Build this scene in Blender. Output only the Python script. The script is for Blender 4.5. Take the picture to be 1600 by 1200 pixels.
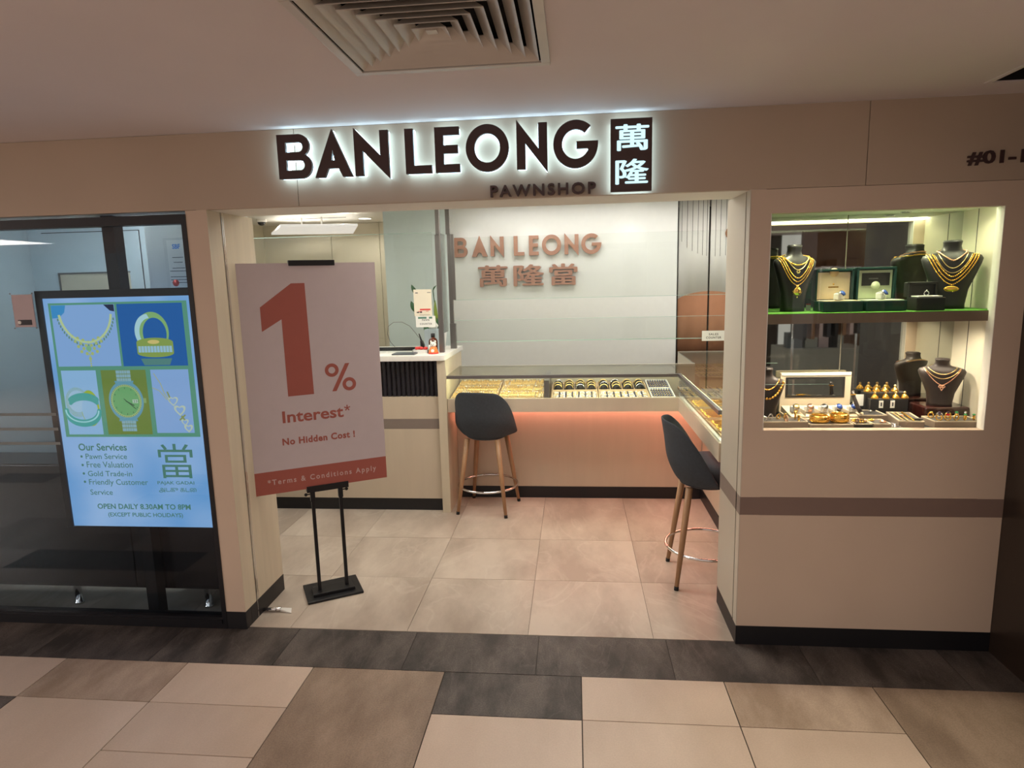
import bpy, bmesh, math, random
from mathutils import Vector, Matrix
random.seed(7)
for o in list(bpy.data.objects): bpy.data.objects.remove(o)
SC = bpy.context.scene
COL = SC.collection
PI = math.pi
# ------------------------------------------------------------------ camera
cam = bpy.data.cameras.new('camera'); CAM = bpy.data.objects.new('camera', cam); COL.objects.link(CAM)
cam.sensor_fit = 'HORIZONTAL'; cam.sensor_width = 36.0; cam.lens = 36.0 * 996.978 / 1600.0
cam.clip_start = 0.05; cam.clip_end = 60
p_, y_, r_ = -0.16139, 0.098735, -0.02448
fw = Vector((-math.sin(y_)*math.cos(p_), math.cos(y_)*math.cos(p_), math.sin(p_)))
rt = Vector((math.cos(y_), math.sin(y_), 0)); upv = rt.cross(fw)
r2 = rt*math.cos(r_) + upv*math.sin(r_); u2 = upv*math.cos(r_) - rt*math.sin(r_)
M = Matrix((r2, u2, -fw)).transposed().to_4x4(); M.translation = Vector((0, -2.831, 1.702))
CAM.matrix_world = M
SC.camera = CAM
# ------------------------------------------------------------------ world, exposure, lights
W = bpy.data.worlds.new('world'); SC.world = W; W.use_nodes = True
W.node_tree.nodes['Background'].inputs[0].default_value = (1.0, .89, .84, 1)
W.node_tree.nodes['Background'].inputs[1].default_value = 0.60
SC.view_settings.view_transform = 'Standard'; SC.view_settings.look = 'None'
SC.view_settings.gamma = 1; SC.view_settings.exposure = 0.12; SC.view_settings.use_curve_mapping = False

def area(name, loc, size, power, color, rot=(0, 0, 0), size_y=None, spread=None):
    l = bpy.data.lights.new(name, 'AREA'); l.energy = power; l.color = color; l.size = size
    if size_y: l.shape = 'RECTANGLE'; l.size_y = size_y
    if spread: l.spread = spread
    o = bpy.data.objects.new(name, l); o.location = loc; o.rotation_euler = rot; COL.objects.link(o); return o
def spot(name, loc, power, color, angle=1.2, blend=.6, rot=(0, 0, 0), rad=.02):
    l = bpy.data.lights.new(name, 'SPOT'); l.energy = power; l.color = color; l.spot_size = angle; l.spot_blend = blend
    l.shadow_soft_size = rad
    o = bpy.data.objects.new(name, l); o.location = loc; o.rotation_euler = rot; COL.objects.link(o); return o
WARM = (1.0, .885, .80); NEUT = (1.0, .93, .82); COOL = (.80, .92, 1.0)
area('mall_fill', (-.6, -3.9, 2.36), 2.6, 26, WARM, size_y=2.0)  # unseen area lights added out of frame to light ceiling, fascia and floor
area('mall_fill', (-3.2, -3.9, 2.36), 1.4, 19, WARM)
area('mall_fill', (2.4, -3.2, 2.36), 1.4, 24, WARM)
area('mall_fill', (-8.4, -4.8, 2.36), 2.4, 330, WARM, size_y=1.6)
area('mall_fill', (5.5, -4.0, 2.36), 1.2, 24, WARM)
area('shop_fill', (-.3, .95, 2.25), 1.3, 26, NEUT, size_y=.8)  # unseen fill lights added to brighten the shop interior
area('shop_fill', (0, 2.7, 2.38), 1.8, 11, (1, .97, .92), size_y=.3)
area('curtain_fill', (1.3, 2.55, 2.38), .7, 5, (1, .97, .93))  # fill lights added out of view so the curtain reads brighter
area('curtain_fill', (1.25, 2.05, 2.25), .5, 9, (1, .97, .93))
for x, y in ((-3.03, 3.42), (-2.99, 4.07), (-2.28, 3.50), (-2.26, 4.15)):
    spot('reception_lamp', (x, y, 2.395), 15, (1, .93, .80), 2.9, .5, rad=.06)
area('reception_fill', (-2.3, 1.2, 2.25), .9, 22, (1, .95, .86))  # unseen fill added to light the reception front
area('window_room_fill', (-2.9, .65, 2.36), 1.2, 950, (.80, .92, 1.0), size_y=.5)  # cool unseen fill added to brighten the room behind the window
for x in (-.93, -.38, .50):
    spot('wall_spot', (x, 2.90, 2.39), 2.2, (1, .98, .95), 1.25, .7, rot=(.2, 0, 0))

# ------------------------------------------------------------------ materials
def srgb(r, g, b):
    f = lambda c: (c/255/12.92) if c/255 <= .04045 else ((c/255+.055)/1.055)**2.4
    return (f(r), f(g), f(b), 1)
def mat(name, col, rough=.5, metal=0, spec=.5, noise=0, nscale=20, bump=0, bscale=200, emit=None, estr=0, stretch=None, coat=0):
    m = bpy.data.materials.new(name); m.use_nodes = True
    nt = m.node_tree; b = nt.nodes['Principled BSDF']
    b.inputs['Base Color'].default_value = col; b.inputs['Roughness'].default_value = rough
    b.inputs['Metallic'].default_value = metal; b.inputs['Specular IOR Level'].default_value = spec
    if coat: b.inputs['Coat Weight'].default_value = coat
    tc = nt.nodes.new('ShaderNodeTexCoord'); mp = nt.nodes.new('ShaderNodeMapping')
    nt.links.new(tc.outputs['Object'], mp.inputs[0])
    if stretch: mp.inputs['Scale'].default_value = stretch
    n = nt.nodes.new('ShaderNodeTexNoise'); n.inputs['Scale'].default_value = nscale; n.inputs['Detail'].default_value = 4
    nt.links.new(mp.outputs[0], n.inputs['Vector'])
    mx = nt.nodes.new('ShaderNodeMixRGB'); mx.blend_type = 'MULTIPLY'; mx.inputs[0].default_value = max(noise, .04)
    mx.inputs[1].default_value = col
    rp = nt.nodes.new('ShaderNodeValToRGB'); rp.color_ramp.elements[0].position = .3; rp.color_ramp.elements[1].position = .7
    rp.color_ramp.elements[0].color = (.45, .45, .45, 1); rp.color_ramp.elements[1].color = (1.15, 1.15, 1.15, 1)
    nt.links.new(n.outputs[0], rp.inputs[0]); nt.links.new(rp.outputs[0], mx.inputs[2])
    nt.links.new(mx.outputs[0], b.inputs['Base Color'])
    if bump:
        n2 = nt.nodes.new('ShaderNodeTexNoise'); n2.inputs['Scale'].default_value = bscale
        nt.links.new(tc.outputs['Object'], n2.inputs['Vector'])
        bp = nt.nodes.new('ShaderNodeBump'); bp.inputs['Strength'].default_value = bump; bp.inputs['Distance'].default_value = .002
        nt.links.new(n2.outputs[0], bp.inputs['Height']); nt.links.new(bp.outputs[0], b.inputs['Normal'])
    if emit:
        b.inputs['Emission Color'].default_value = emit; b.inputs['Emission Strength'].default_value = estr
    return m
def stone(name, c1, c2, vein, rough, scale, veins=.35, speck=0):
    m = bpy.data.materials.new(name); m.use_nodes = True
    nt = m.node_tree; b = nt.nodes['Principled BSDF']; N = nt.nodes.new; L = nt.links.new
    b.inputs['Roughness'].default_value = rough
    ge = N('ShaderNodeNewGeometry'); oi = N('ShaderNodeObjectInfo')
    ad = N('ShaderNodeVectorMath'); ad.operation = 'MULTIPLY_ADD'
    rv = N('ShaderNodeCombineXYZ'); L(oi.outputs['Random'], rv.inputs[2])
    L(rv.outputs[0], ad.inputs[0]); ad.inputs[1].default_value = (9, 9, 9); L(ge.outputs['Position'], ad.inputs[2])
    mp = N('ShaderNodeMapping'); mp.inputs['Rotation'].default_value = (0, 0, .9); mp.inputs['Scale'].default_value = (1, .45, 1)
    L(ad.outputs[0], mp.inputs[0])
    n = N('ShaderNodeTexNoise'); n.inputs['Scale'].default_value = scale; n.inputs['Detail'].default_value = 8; n.inputs['Roughness'].default_value = .62
    L(mp.outputs[0], n.inputs['Vector'])
    rp = N('ShaderNodeValToRGB'); rp.color_ramp.elements[0].position = .38; rp.color_ramp.elements[1].position = .64
    rp.color_ramp.elements[0].color = c1; rp.color_ramp.elements[1].color = c2
    L(n.outputs[0], rp.inputs[0])
    last = rp.outputs[0]
    if veins:
        n2 = N('ShaderNodeTexNoise'); n2.inputs['Scale'].default_value = scale*.6; n2.inputs['Detail'].default_value = 5; n2.inputs['Distortion'].default_value = 1.2
        L(mp.outputs[0], n2.inputs['Vector'])
        r3 = N('ShaderNodeValToRGB'); e = r3.color_ramp.elements; e[0].position = .485; e[0].color = (0, 0, 0, 1); e[1].position = .5; e[1].color = (1, 1, 1, 1)
        e3 = r3.color_ramp.elements.new(.515); e3.color = (0, 0, 0, 1)
        L(n2.outputs[0], r3.inputs[0])
        mm = N('ShaderNodeMath'); mm.operation = 'MULTIPLY'; mm.inputs[1].default_value = veins; L(r3.outputs[0], mm.inputs[0])
        mx = N('ShaderNodeMixRGB'); L(mm.outputs[0], mx.inputs[0]); L(last, mx.inputs[1]); mx.inputs[2].default_value = vein; last = mx.outputs[0]
    if speck:
        n4 = N('ShaderNodeTexNoise'); n4.inputs['Scale'].default_value = 160; n4.inputs['Detail'].default_value = 3
        L(ge.outputs['Position'], n4.inputs['Vector'])
        r4 = N('ShaderNodeValToRGB'); r4.color_ramp.elements[0].position = .35; r4.color_ramp.elements[1].position = .65
        r4.color_ramp.elements[0].color = (1-speck,)*3+(1,); r4.color_ramp.elements[1].color = (1+speck*.5,)*3+(1,)
        L(n4.outputs[0], r4.inputs[0]); mx = N('ShaderNodeMixRGB'); mx.blend_type = 'MULTIPLY'; mx.inputs[0].default_value = 1
        L(last, mx.inputs[1]); L(r4.outputs[0], mx.inputs[2]); last = mx.outputs[0]
    L(last, b.inputs['Base Color'])
    bp = N('ShaderNodeBump'); bp.inputs['Strength'].default_value = .12; bp.inputs['Distance'].default_value = .002
    L(n.outputs[0], bp.inputs['Height']); L(bp.outputs[0], b.inputs['Normal'])
    return m
def emis(name, col, s):
    m = bpy.data.materials.new(name); m.use_nodes = True; nt = m.node_tree
    nt.nodes.remove(nt.nodes['Principled BSDF']); e = nt.nodes.new('ShaderNodeEmission')
    e.inputs[0].default_value = col; e.inputs[1].default_value = s
    nt.links.new(e.outputs[0], nt.nodes['Material Output'].inputs[0]); return m
def glass(name, tint, ior=1.45, gain=1.0, rough=0.0):
    m = bpy.data.materials.new(name); m.use_nodes = True; nt = m.node_tree
    nt.nodes.remove(nt.nodes['Principled BSDF'])
    t = nt.nodes.new('ShaderNodeBsdfTransparent'); t.inputs[0].default_value = tint
    g = nt.nodes.new('ShaderNodeBsdfGlossy'); g.inputs['Roughness'].default_value = rough; g.inputs[0].default_value = (gain, gain, gain, 1)
    N = nt.nodes.new; K = nt.links.new
    ge = N('ShaderNodeNewGeometry'); dt = N('ShaderNodeVectorMath'); dt.operation = 'DOT_PRODUCT'; K(ge.outputs['Incoming'], dt.inputs[0]); K(ge.outputs['Normal'], dt.inputs[1])
    def mth(op, a, b=None):
        q = N('ShaderNodeMath'); q.operation = op
        for i, v in enumerate((a, b)):
            if v is None: continue
            if isinstance(v, (int, float)): q.inputs[i].default_value = v
            else: K(v, q.inputs[i])
        return q.outputs[0]
    c_ = mth('ABSOLUTE', dt.outputs['Value']); p5 = mth('POWER', mth('SUBTRACT', 1.0, c_), 5.0); f0 = ((ior-1)/(ior+1))**2
    fo = mth('ADD', mth('MULTIPLY', p5, 1-f0), f0)
    x = nt.nodes.new('ShaderNodeMixShader'); nt.links.new(fo, x.inputs[0]); nt.links.new(t.outputs[0], x.inputs[1]); nt.links.new(g.outputs[0], x.inputs[2])
    nt.links.new(x.outputs[0], nt.nodes['Material Output'].inputs[0]); return m

MT = {}
MT['ceil'] = mat('ceiling_paint', (.70, .635, .63, 1), .8, noise=.10, nscale=1.3, bump=.1, bscale=60)
MT['fascia'] = mat('fascia_laminate', (.47, .375, .285, 1), .5, noise=.10, nscale=2)
MT['pillar'] = mat('brown_laminate', (.59, .465, .36, 1), .5, noise=.08, nscale=3)
MT['stripe'] = mat('stripe_brown', (.20, .135, .11, 1), .5)
MT['stripe_in'] = mat('stripe_taupe', (.22, .175, .15, 1), .5)
MT['plinth'] = mat('black_plinth', (.006, .006, .008, 1), .45)
MT['cream'] = mat('cream_woodgrain', (.60, .52, .39, 1), .45, noise=.16, nscale=3, stretch=(7, 7, .5))
MT['creamR'] = mat('pale_grey_laminate', (.50, .46, .38, 1), .4, noise=.05, nscale=3)
MT['beige'] = mat('beige_laminate', (.56, .47, .36, 1), .45, noise=.08, nscale=4, stretch=(4, 4, .5))
MT['yellow'] = mat('cream_cabinet', (.76, .70, .56, 1), .5)
MT['wallw'] = mat('white_wall', (.66, .665, .645, 1), .45)
MT['teal'] = mat('pale_teal_wall', (.66, .75, .74, 1), .35)
MT['white'] = mat('white_paint', (.82, .80, .75, 1), .6)
MT['grout'] = mat('dark_grout', (.05, .04, .035, 1), .9)
MT['grout2'] = mat('brown_grout', (.12, .09, .07, 1), .9)
MT['shoptile'] = stone('shop_marble_tile', (.36, .295, .24, 1), (.53, .455, .38, 1), (.70, .64, .56, 1), .34, 3.0, .16)
MT['tile_l'] = stone('light_mall_tile', (.50, .385, .30, 1), (.60, .475, .385, 1), (.6, .5, .4, 1), .38, 1.6, 0, .05)
MT['tile_s'] = stone('speckled_mall_tile', (.30, .215, .155, 1), (.47, .36, .28, 1), (.6, .5, .4, 1), .42, 5, 0, .12)
MT['tile_b'] = stone('mottled_brown_tile', (.22, .155, .11, 1), (.34, .25, .185, 1), (.6, .5, .4, 1), .42, 6, 0, .16)
MT['tile_d'] = stone('dark_grey_tile', (.035, .028, .025, 1), (.115, .095, .085, 1), (.3, .26, .23, 1), .60, 7, .10, .30)
MT['blackmetal'] = mat('black_metal', (.012, .012, .014, 1), .42, .3)
MT['frame'] = mat('black_window_frame', (.006, .006, .009, 1), .4, .2)
MT['steel'] = mat('brushed_steel', (.24, .23, .225, 1), .32, .9, stretch=(30, 30, 1), noise=.15)
MT['chrome'] = mat('chrome', (.75, .75, .76, 1), .1, 1)
MT['glass'] = glass('clear_glass', (.975, .990, .980, 1), gain=.6)
MT['glasst'] = glass('tinted_window_glass', (.76, .82, .86, 1), gain=.55)
MT['glassg'] = glass('case_glass', (.97, .985, .975, 1), gain=.5)
MT['edge'] = mat('glass_edge', (.35, .50, .44, 1), .2)
MT['mirror'] = mat('mirror', (.62, .64, .60, 1), .02, 1)
MT['fabric'] = mat('charcoal_fabric', (.046, .055, .068, 1), .9, noise=.25, nscale=60, bump=.5, bscale=900)
MT['wood'] = mat('oak_leg', (.40, .225, .115, 1), .45, noise=.35, nscale=8, stretch=(12, 12, .8))
MT['rubber'] = mat('black_rubber', (.01, .01, .01, 1), .8)
MT['board'] = mat('poster_board', (.62, .545, .575, 1), .35)
MT['red'] = mat('brick_red_print', (.40, .11, .085, 1), .35)
MT['pinktxt'] = mat('pale_pink_print', (.62, .45, .44, 1), .4)
MT['letter'] = mat('dark_brown_letter', (.055, .026, .024, 1), .35)
MT['halo'] = emis('halo_light', (.56, .84, 1.0, 1), 5.5)
MT['glyph'] = emis('lit_character', (.62, .93, 1.0, 1), 1.15)
MT['rose'] = mat('rose_brown_letter', (.34, .17, .115, 1), .4)
MT['gold'] = mat('gold', (.95, .58, .12, 1), .26, 1)
MT['gold2'] = mat('pale_gold', (.95, .70, .30, 1), .3, 1)
MT['rosegold'] = mat('rose_gold', (.90, .50, .33, 1), .28, 1)
MT['silver'] = mat('silver', (.80, .80, .82, 1), .22, 1)
MT['bust'] = mat('grey_leatherette', (.018, .017, .018, 1), .42, bump=.2, bscale=500)
MT['bustb'] = mat('brown_grey_leatherette', (.030, .021, .019, 1), .45, bump=.2, bscale=500)
MT['felt'] = mat('green_felt', (.10, .32, .03, 1), .9)
MT['boxgreen'] = mat('dark_green_leatherette', (.005, .036, .032, 1), .35)
MT['boxcream'] = mat('cream_suede', (.68, .55, .38, 1), .8)
MT['boxpale'] = mat('pale_green_suede', (.60, .66, .46, 1), .8)
MT['black'] = mat('matte_black', (.012, .011, .012, 1), .6)
MT['trayside'] = mat('taupe_tray', (.27, .21, .16, 1), .5)
MT['traypad'] = mat('grey_tray_pad', (.085, .075, .065, 1), .9)
MT['traycream'] = mat('cream_tray_pad', (.66, .57, .42, 1), .8)
MT['traytan'] = mat('tan_tray', (.62, .44, .26, 1), .7)
MT['navy'] = mat('navy_ring_pad', (.02, .025, .06, 1), .8)
MT['mahog'] = mat('mahogany', (.035, .008, .006, 1), .2, coat=.5)
MT['lamp'] = emis('lamp_disc', (1, .90, .74, 1), 4.0)
MT['pinkled'] = emis('pink_led_strip', (1.0, .36, .26, 1), 16.0)
MT['caseled'] = emis('case_led', (.97, 1, .62, 1), 55.0)
MT['curt'] = mat('cream_curtain', (.78, .76, .72, 1), .85, bump=.2)
MT['terra'] = mat('terracotta_curtain', (.36, .165, .085, 1), .85, noise=.12, nscale=9)
MT['line'] = mat('dark_line_print', (.03, .028, .03, 1), .8)
MT['leaf'] = mat('dark_leaf', (.02, .10, .03, 1), .4)
MT['leaf2'] = mat('yellow_green_leaf', (.22, .30, .04, 1), .4)
MT['bottle'] = mat('amber_bottle', (.10, .022, .008, 1), .12)
MT['orange'] = mat('orange_paint', (.85, .22, .04, 1), .3)
MT['paper'] = mat('white_paper', (.80, .80, .76, 1), .7)
MT['papercr'] = mat('cream_paper', (.78, .72, .58, 1), .7)
MT['ink'] = mat('ink', (.04, .04, .05, 1), .7)
MT['redink'] = mat('red_ink', (.7, .06, .05, 1), .6)
MT['blueink'] = mat('blue_ink', (.05, .25, .7, 1), .6)
MT['darkpad'] = mat('slate_plastic', (.10, .115, .13, 1), .4)
MT['slat'] = mat('charcoal_fluted', (.014, .012, .018, 1), .4)
MT['fridge'] = mat('grey_blue_wall', (.46, .53, .57, 1), .6)
MT['hatch'] = mat('beige_hatch', (.52, .46, .36, 1), .6)
MT['cabblack'] = mat('black_cabinet_gloss', (.007, .007, .010, 1), .22)
MT['vent'] = mat('vent_metal', (.62, .58, .53, 1), .38, .25, noise=.15, nscale=3)
MT['darkcol'] = mat('dark_column', (.028, .018, .013, 1), .35)
MT['hole_shade'] = mat('painted_hole_shade', (.004, .004, .004, 1), .9)  # near-black colour stands in for the shade inside the ceiling holes
MT['pinkgrey'] = mat('pink_grey_card', (.45, .36, .38, 1), .5)
MT['mallbrown'] = mat('brown_shop_wood', (.22, .11, .055, 1), .4, noise=.3, nscale=3)
MT['malldark'] = mat('dark_shop_wall', (.10, .09, .08, 1), .6)
MT['mallgrey'] = mat('grey_table', (.30, .31, .29, 1), .5)

# ------------------------------------------------------------------ helpers
ORG = {}
def link(o, parent=None, org=None):
    COL.objects.link(o)
    if parent is not None: o.parent = parent
    return o
def thing(name, label, cat, loc=(0, 0, 0), rotz=0, group=None):
    o = bpy.data.objects.new(name, None); o.empty_display_size = .05; COL.objects.link(o)
    o.location = loc; o.rotation_euler = (0, 0, rotz); o['label'] = label; o['category'] = cat
    if group: o['group'] = group
    return o
def tag(o, label, cat, group=None):
    o['label'] = label; o['category'] = cat
    if group: o['group'] = group
    return o
class MB:
    def __init__(s): s.v = []; s.f = []; s.sm = []
    def add(s, vs, fs, smooth=False):
        b = len(s.v); s.v += [tuple(v) for v in vs]; s.f += [tuple(i+b for i in f) for f in fs]; s.sm += [smooth]*len(fs); return s
    def box(s, x0, x1, y0, y1, z0, z1, R=None):
        vs = [(x, y, z) for x in (x0, x1) for y in (y0, y1) for z in (z0, z1)]
        if R: vs = [R @ Vector(v) for v in vs]
        return s.add(vs, [(0, 1, 3, 2), (4, 6, 7, 5), (0, 4, 5, 1), (2, 3, 7, 6), (0, 2, 6, 4), (1, 5, 7, 3)])
    def hexa(s, vs): return s.add(vs, [(0, 1, 3, 2), (4, 6, 7, 5), (0, 4, 5, 1), (2, 3, 7, 6), (0, 2, 6, 4), (1, 5, 7, 3)])
    def tube(s, path, r, n=8, closed=False, cap=True):
        path = [Vector(p) for p in path]; k = len(path); rr = r if isinstance(r, (list, tuple)) else [r]*k
        rings = []; ref = None
        for i, p in enumerate(path):
            a = path[i-1] if (i > 0 or closed) else p; b = path[(i+1) % k] if (i < k-1 or closed) else p
            t = (b-a).normalized()
            if ref is None: ref = t.orthogonal().normalized()
            ref = (ref - t*ref.dot(t));
            if ref.length < 1e-6: ref = t.orthogonal()
            ref.normalize(); w = t.cross(ref)
            rings.append([p + (ref*math.cos(2*PI*j/n) + w*math.sin(2*PI*j/n))*rr[i] for j in range(n)])
        vs = [v for g in rings for v in g]; fs = []
        for i in range(k if closed else k-1):
            i2 = (i+1) % k
            for j in range(n): fs.append((i*n+j, i*n+(j+1) % n, i2*n+(j+1) % n, i2*n+j))
        if cap and not closed: fs.append(tuple(range(n))[::-1]); fs.append(tuple((k-1)*n+j for j in range(n)))
        return s.add(vs, fs, True)
    def lathe(s, prof, c=(0, 0, 0), n=20, axis='z'):
        vs = []; fs = []
        for (r, z) in prof:
            for j in range(n):
                a = 2*PI*j/n; x, y = r*math.cos(a), r*math.sin(a)
                vs.append((c[0]+x, c[1]+y, c[2]+z) if axis == 'z' else (c[0]+x, c[1]+z, c[2]+y))
        for i in range(len(prof)-1):
            for j in range(n): fs.append((i*n+j, i*n+(j+1) % n, (i+1)*n+(j+1) % n, (i+1)*n+j))
        if prof[0][0] > 1e-4: fs.append(tuple(range(n))[::-1])
        if prof[-1][0] > 1e-4: fs.append(tuple((len(prof)-1)*n+j for j in range(n)))
        return s.add(vs, fs, True)
    def ball(s, c, r, n=8, m=5, sx=1, sy=1, sz=1):
        vs = [(c[0], c[1], c[2]-r*sz)]; fs = []
        for i in range(1, m):
            a = PI*i/m
            for j in range(n): b = 2*PI*j/n; vs.append((c[0]+r*sx*math.sin(a)*math.cos(b), c[1]+r*sy*math.sin(a)*math.sin(b), c[2]-r*sz*math.cos(a)))
        vs.append((c[0], c[1], c[2]+r*sz)); L = len(vs)-1
        for j in range(n): fs.append((0, 1+(j+1) % n, 1+j)); fs.append((L, L-n+j, L-n+(j+1) % n))
        for i in range(m-2):
            for j in range(n): a = 1+i*n; fs.append((a+j, a+(j+1) % n, a+n+(j+1) % n, a+n+j))
        return s.add(vs, fs, True)
    def torus(s, c, R, r, n=24, m=6, ax='z', sq=1, arc=(0, 2*PI)):
        pts = []; full = abs(arc[1]-arc[0]) > 6.28; k = n if full else n+1
        for i in range(k):
            a = arc[0]+(arc[1]-arc[0])*i/n; u, w = R*math.cos(a), R*sq*math.sin(a)
            pts.append({'z': (c[0]+u, c[1]+w, c[2]), 'y': (c[0]+u, c[1], c[2]+w), 'x': (c[0], c[1]+u, c[2]+w)}[ax])
        return s.tube(pts, r, m, closed=full)
    def build(s, name, m, parent=None, bevel=0, rot=None, off=None, seg=2):
        me = bpy.data.meshes.new(name)
        vs = [Vector(v) for v in s.v]
        if rot is not None: vs = [rot @ v for v in vs]
        if off is not None: vs = [v+Vector(off) for v in vs]
        me.from_pydata([tuple(v) for v in vs], [], s.f); me.update()
        bm = bmesh.new(); bm.from_mesh(me); bmesh.ops.recalc_face_normals(bm, faces=bm.faces)
        for f, q in zip(bm.faces, s.sm): f.smooth = q
        if bevel:
            bmesh.ops.bevel(bm, geom=[e for e in bm.edges if len(e.link_faces) == 2 and e.calc_face_angle(0) > .6], offset=bevel, segments=seg, affect='EDGES', profile=.6)
        bm.to_mesh(me); bm.free()
        o = bpy.data.objects.new(name, me); me.materials.append(MT[m] if isinstance(m, str) else m); link(o, parent); return o
def box(name, m, x0, x1, y0, y1, z0, z1, parent=None, bevel=0): return MB().box(x0, x1, y0, y1, z0, z1).build(name, m, parent, bevel)
def rel(parent, x0, x1, y0, y1, z0, z1):
    l = parent.location; return x0-l.x, x1-l.x, y0-l.y, y1-l.y, z0-l.z, z1-l.z
def abox(name, m, x0, x1, y0, y1, z0, z1, parent, bevel=0): return box(name, m, *rel(parent, x0, x1, y0, y1, z0, z1), parent=parent, bevel=bevel)
def struct(o): o['kind'] = 'structure'; return o
def dup(root, loc=None, rotz=None, label=None, group=None):
    r = root.copy(); COL.objects.link(r)
    if loc is not None: r.location = loc
    if rotz is not None: r.rotation_euler = (0, 0, rotz)
    if label: r['label'] = label
    if group: r['group'] = group
    for ch in list(root.children):
        c = ch.copy(); COL.objects.link(c); c.parent = r
        for g in list(ch.children): d = g.copy(); COL.objects.link(d); d.parent = c
    return r
# 2-D outlines / text -> mesh data (x right, y up, thickness along z)
def curve_mesh(cu):
    o = bpy.data.objects.new('temporary', cu); me = bpy.data.meshes.new_from_object(o)
    bpy.data.objects.remove(o); bpy.data.curves.remove(cu); return me
def outline(loops, depth=.0, bevel=0):
    cu = bpy.data.curves.new('outline', 'CURVE'); cu.dimensions = '2D'; cu.fill_mode = 'BOTH'; cu.extrude = depth/2; cu.bevel_depth = bevel
    for lp in loops:
        s = cu.splines.new('POLY'); s.points.add(len(lp)-1)
        for i, q in enumerate(lp): s.points[i].co = (q[0], q[1], 0, 1)
        s.use_cyclic_u = True
    return curve_mesh(cu)
def text_mesh(body, depth=.0, bold=0, space=1.0, res=3):
    cu = bpy.data.curves.new('text', 'FONT'); cu.body = body; cu.size = 1; cu.offset = bold; cu.space_character = space
    cu.resolution_u = res; cu.extrude = .5 if depth else 0
    return curve_mesh(cu)
def thick_text(body, depth, g=.016, res=3):
    me = text_mesh(body, depth, 0, 1.0, res); bm = bmesh.new()
    for k, (dx, dy) in enumerate(((0, 0), (g, 0), (-g, 0), (0, g*.6), (0, -g*.6))):
        c = me.copy(); c.transform(Matrix.Translation((dx, dy, k*.0004))); bm.from_mesh(c); bpy.data.meshes.remove(c)
    bm.to_mesh(me); bm.free(); return me
def fit(me, x0, x1, y0, y1, z0, z1, keep=False):
    xs = [v.co.x for v in me.vertices]; ys = [v.co.y for v in me.vertices]; zs = [v.co.z for v in me.vertices]
    ax, bx, ay, by, az, bz = min(xs), max(xs), min(ys), max(ys), min(zs), max(zs)
    sx = (x1-x0)/(bx-ax); sy = (y1-y0)/(by-ay)
    if keep: sx = sy; 
    for v in me.vertices:
        v.co.x = x0+(v.co.x-ax)*sx; v.co.y = y0+(v.co.y-ay)*sy
        v.co.z = z0 + ((v.co.z-az)/(bz-az)*(z1-z0) if bz > az else 0)
    return me
# facing -Y: local x -> X, y -> Z, z -> -Y
FACE = Matrix(((1, 0, 0, 0), (0, 0, -1, 0), (0, 1, 0, 0), (0, 0, 0, 1)))
def stand_up(name, me, m, parent=None, y=0.0, rot=None):
    me.transform(FACE); me.transform(Matrix.Translation((0, y, 0)))
    if rot: me.transform(rot)
    me.materials.clear(); me.materials.append(MT[m] if isinstance(m, str) else m); me.name = name
    o = bpy.data.objects.new(name, me); link(o, parent); return o
def wtext(name, body, m, x0, x1, z0, z1, y, parent=None, depth=.0, bold=0.0, space=1.0, rot=None, res=3):
    me = fit(thick_text(body, depth, -bold) if bold < 0 else text_mesh(body, depth, bold, space, res), x0, x1, z0, z1, 0, depth)
    return stand_up(name, me, m, parent, y, rot)
def arc(cx, cy, r, a0, a1, n=14, ry=None):
    ry = r if ry is None else ry
    return [(cx+r*math.cos(math.radians(a0+(a1-a0)*i/n)), cy+ry*math.sin(math.radians(a0+(a1-a0)*i/n))) for i in range(n+1)]

# ================================================================== STRUCTURE
# ---- mall floor: base slab with tiles on it
fl = struct(box('floor', 'grout', -10, 6.5, -8.6, .02, -.05, -.004))
X0 = .019
def xt(k): return X0 + k*.6
ROWS = [-.293, -.571, -.849, -1.127, -1.405, -1.683, -1.961, -2.24, -2.52]
cells = {}
def tile(par, m, x0, x1, y0, y1, g=.0022):
    dz = random.uniform(-.0004, .0004)
    o = MB().box(x0+g, x1-g, y0+g, y1-g, -.02, 0.0+dz).build('tile', m, par); return o
special = {(-4, 0): 'l', (-3, 0): 's', (-2, 0): 'l', (0-1, 0): 'BIG3', (0, 0): 'd', (1, 0): 'l', (2, 0): 's', (3, 0): 'B2',
           (-4, 1): 'd', (-3, 1): 'L2', (-2, 1): 'l', (0, 1): 'L2', (1, 1): 'L2', (2, 1): 'l', (-2, 2): 'l', (2, 2): 's'}
# columns are numbered so that column k spans xt(k-1)..xt(k)
done = set()
for k in range(-15, 12):
    for j in range(0, 8):
        if (k, j) in done: continue
        key = special.get((k, j)); span = 1
        if key is None:
            key = random.choice(['l', 'l', 's', 'L2', 'd', 'B2'])
            if key in ('L2', 'B2') and (k, j+1) in special: key = 'l'
        if key == 'BIG3': span = 3; mm = 'tile_b'
        elif key == 'B2': span = 2; mm = 'tile_b'
        elif key == 'L2': span = 2; mm = 'tile_l'
        else: mm = {'l': 'tile_l', 's': 'tile_s', 'd': 'tile_d'}[key]
        span = min(span, 8-j)
        for q in range(span): done.add((k, j+q))
        tile(fl, mm, xt(k-1), xt(k), ROWS[j+span], ROWS[j])
# dark band in front of the shop
for k in range(-15, 11):
    tile(fl, 'tile_d', -.45+k*.6+.27, -.45+(k+1)*.6+.27, -.293, .019, .0012)
far = MB().box(-10, 6.5, -8.6, -2.525, -.02, -.001).build('tile', 'tile_l', fl)
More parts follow.
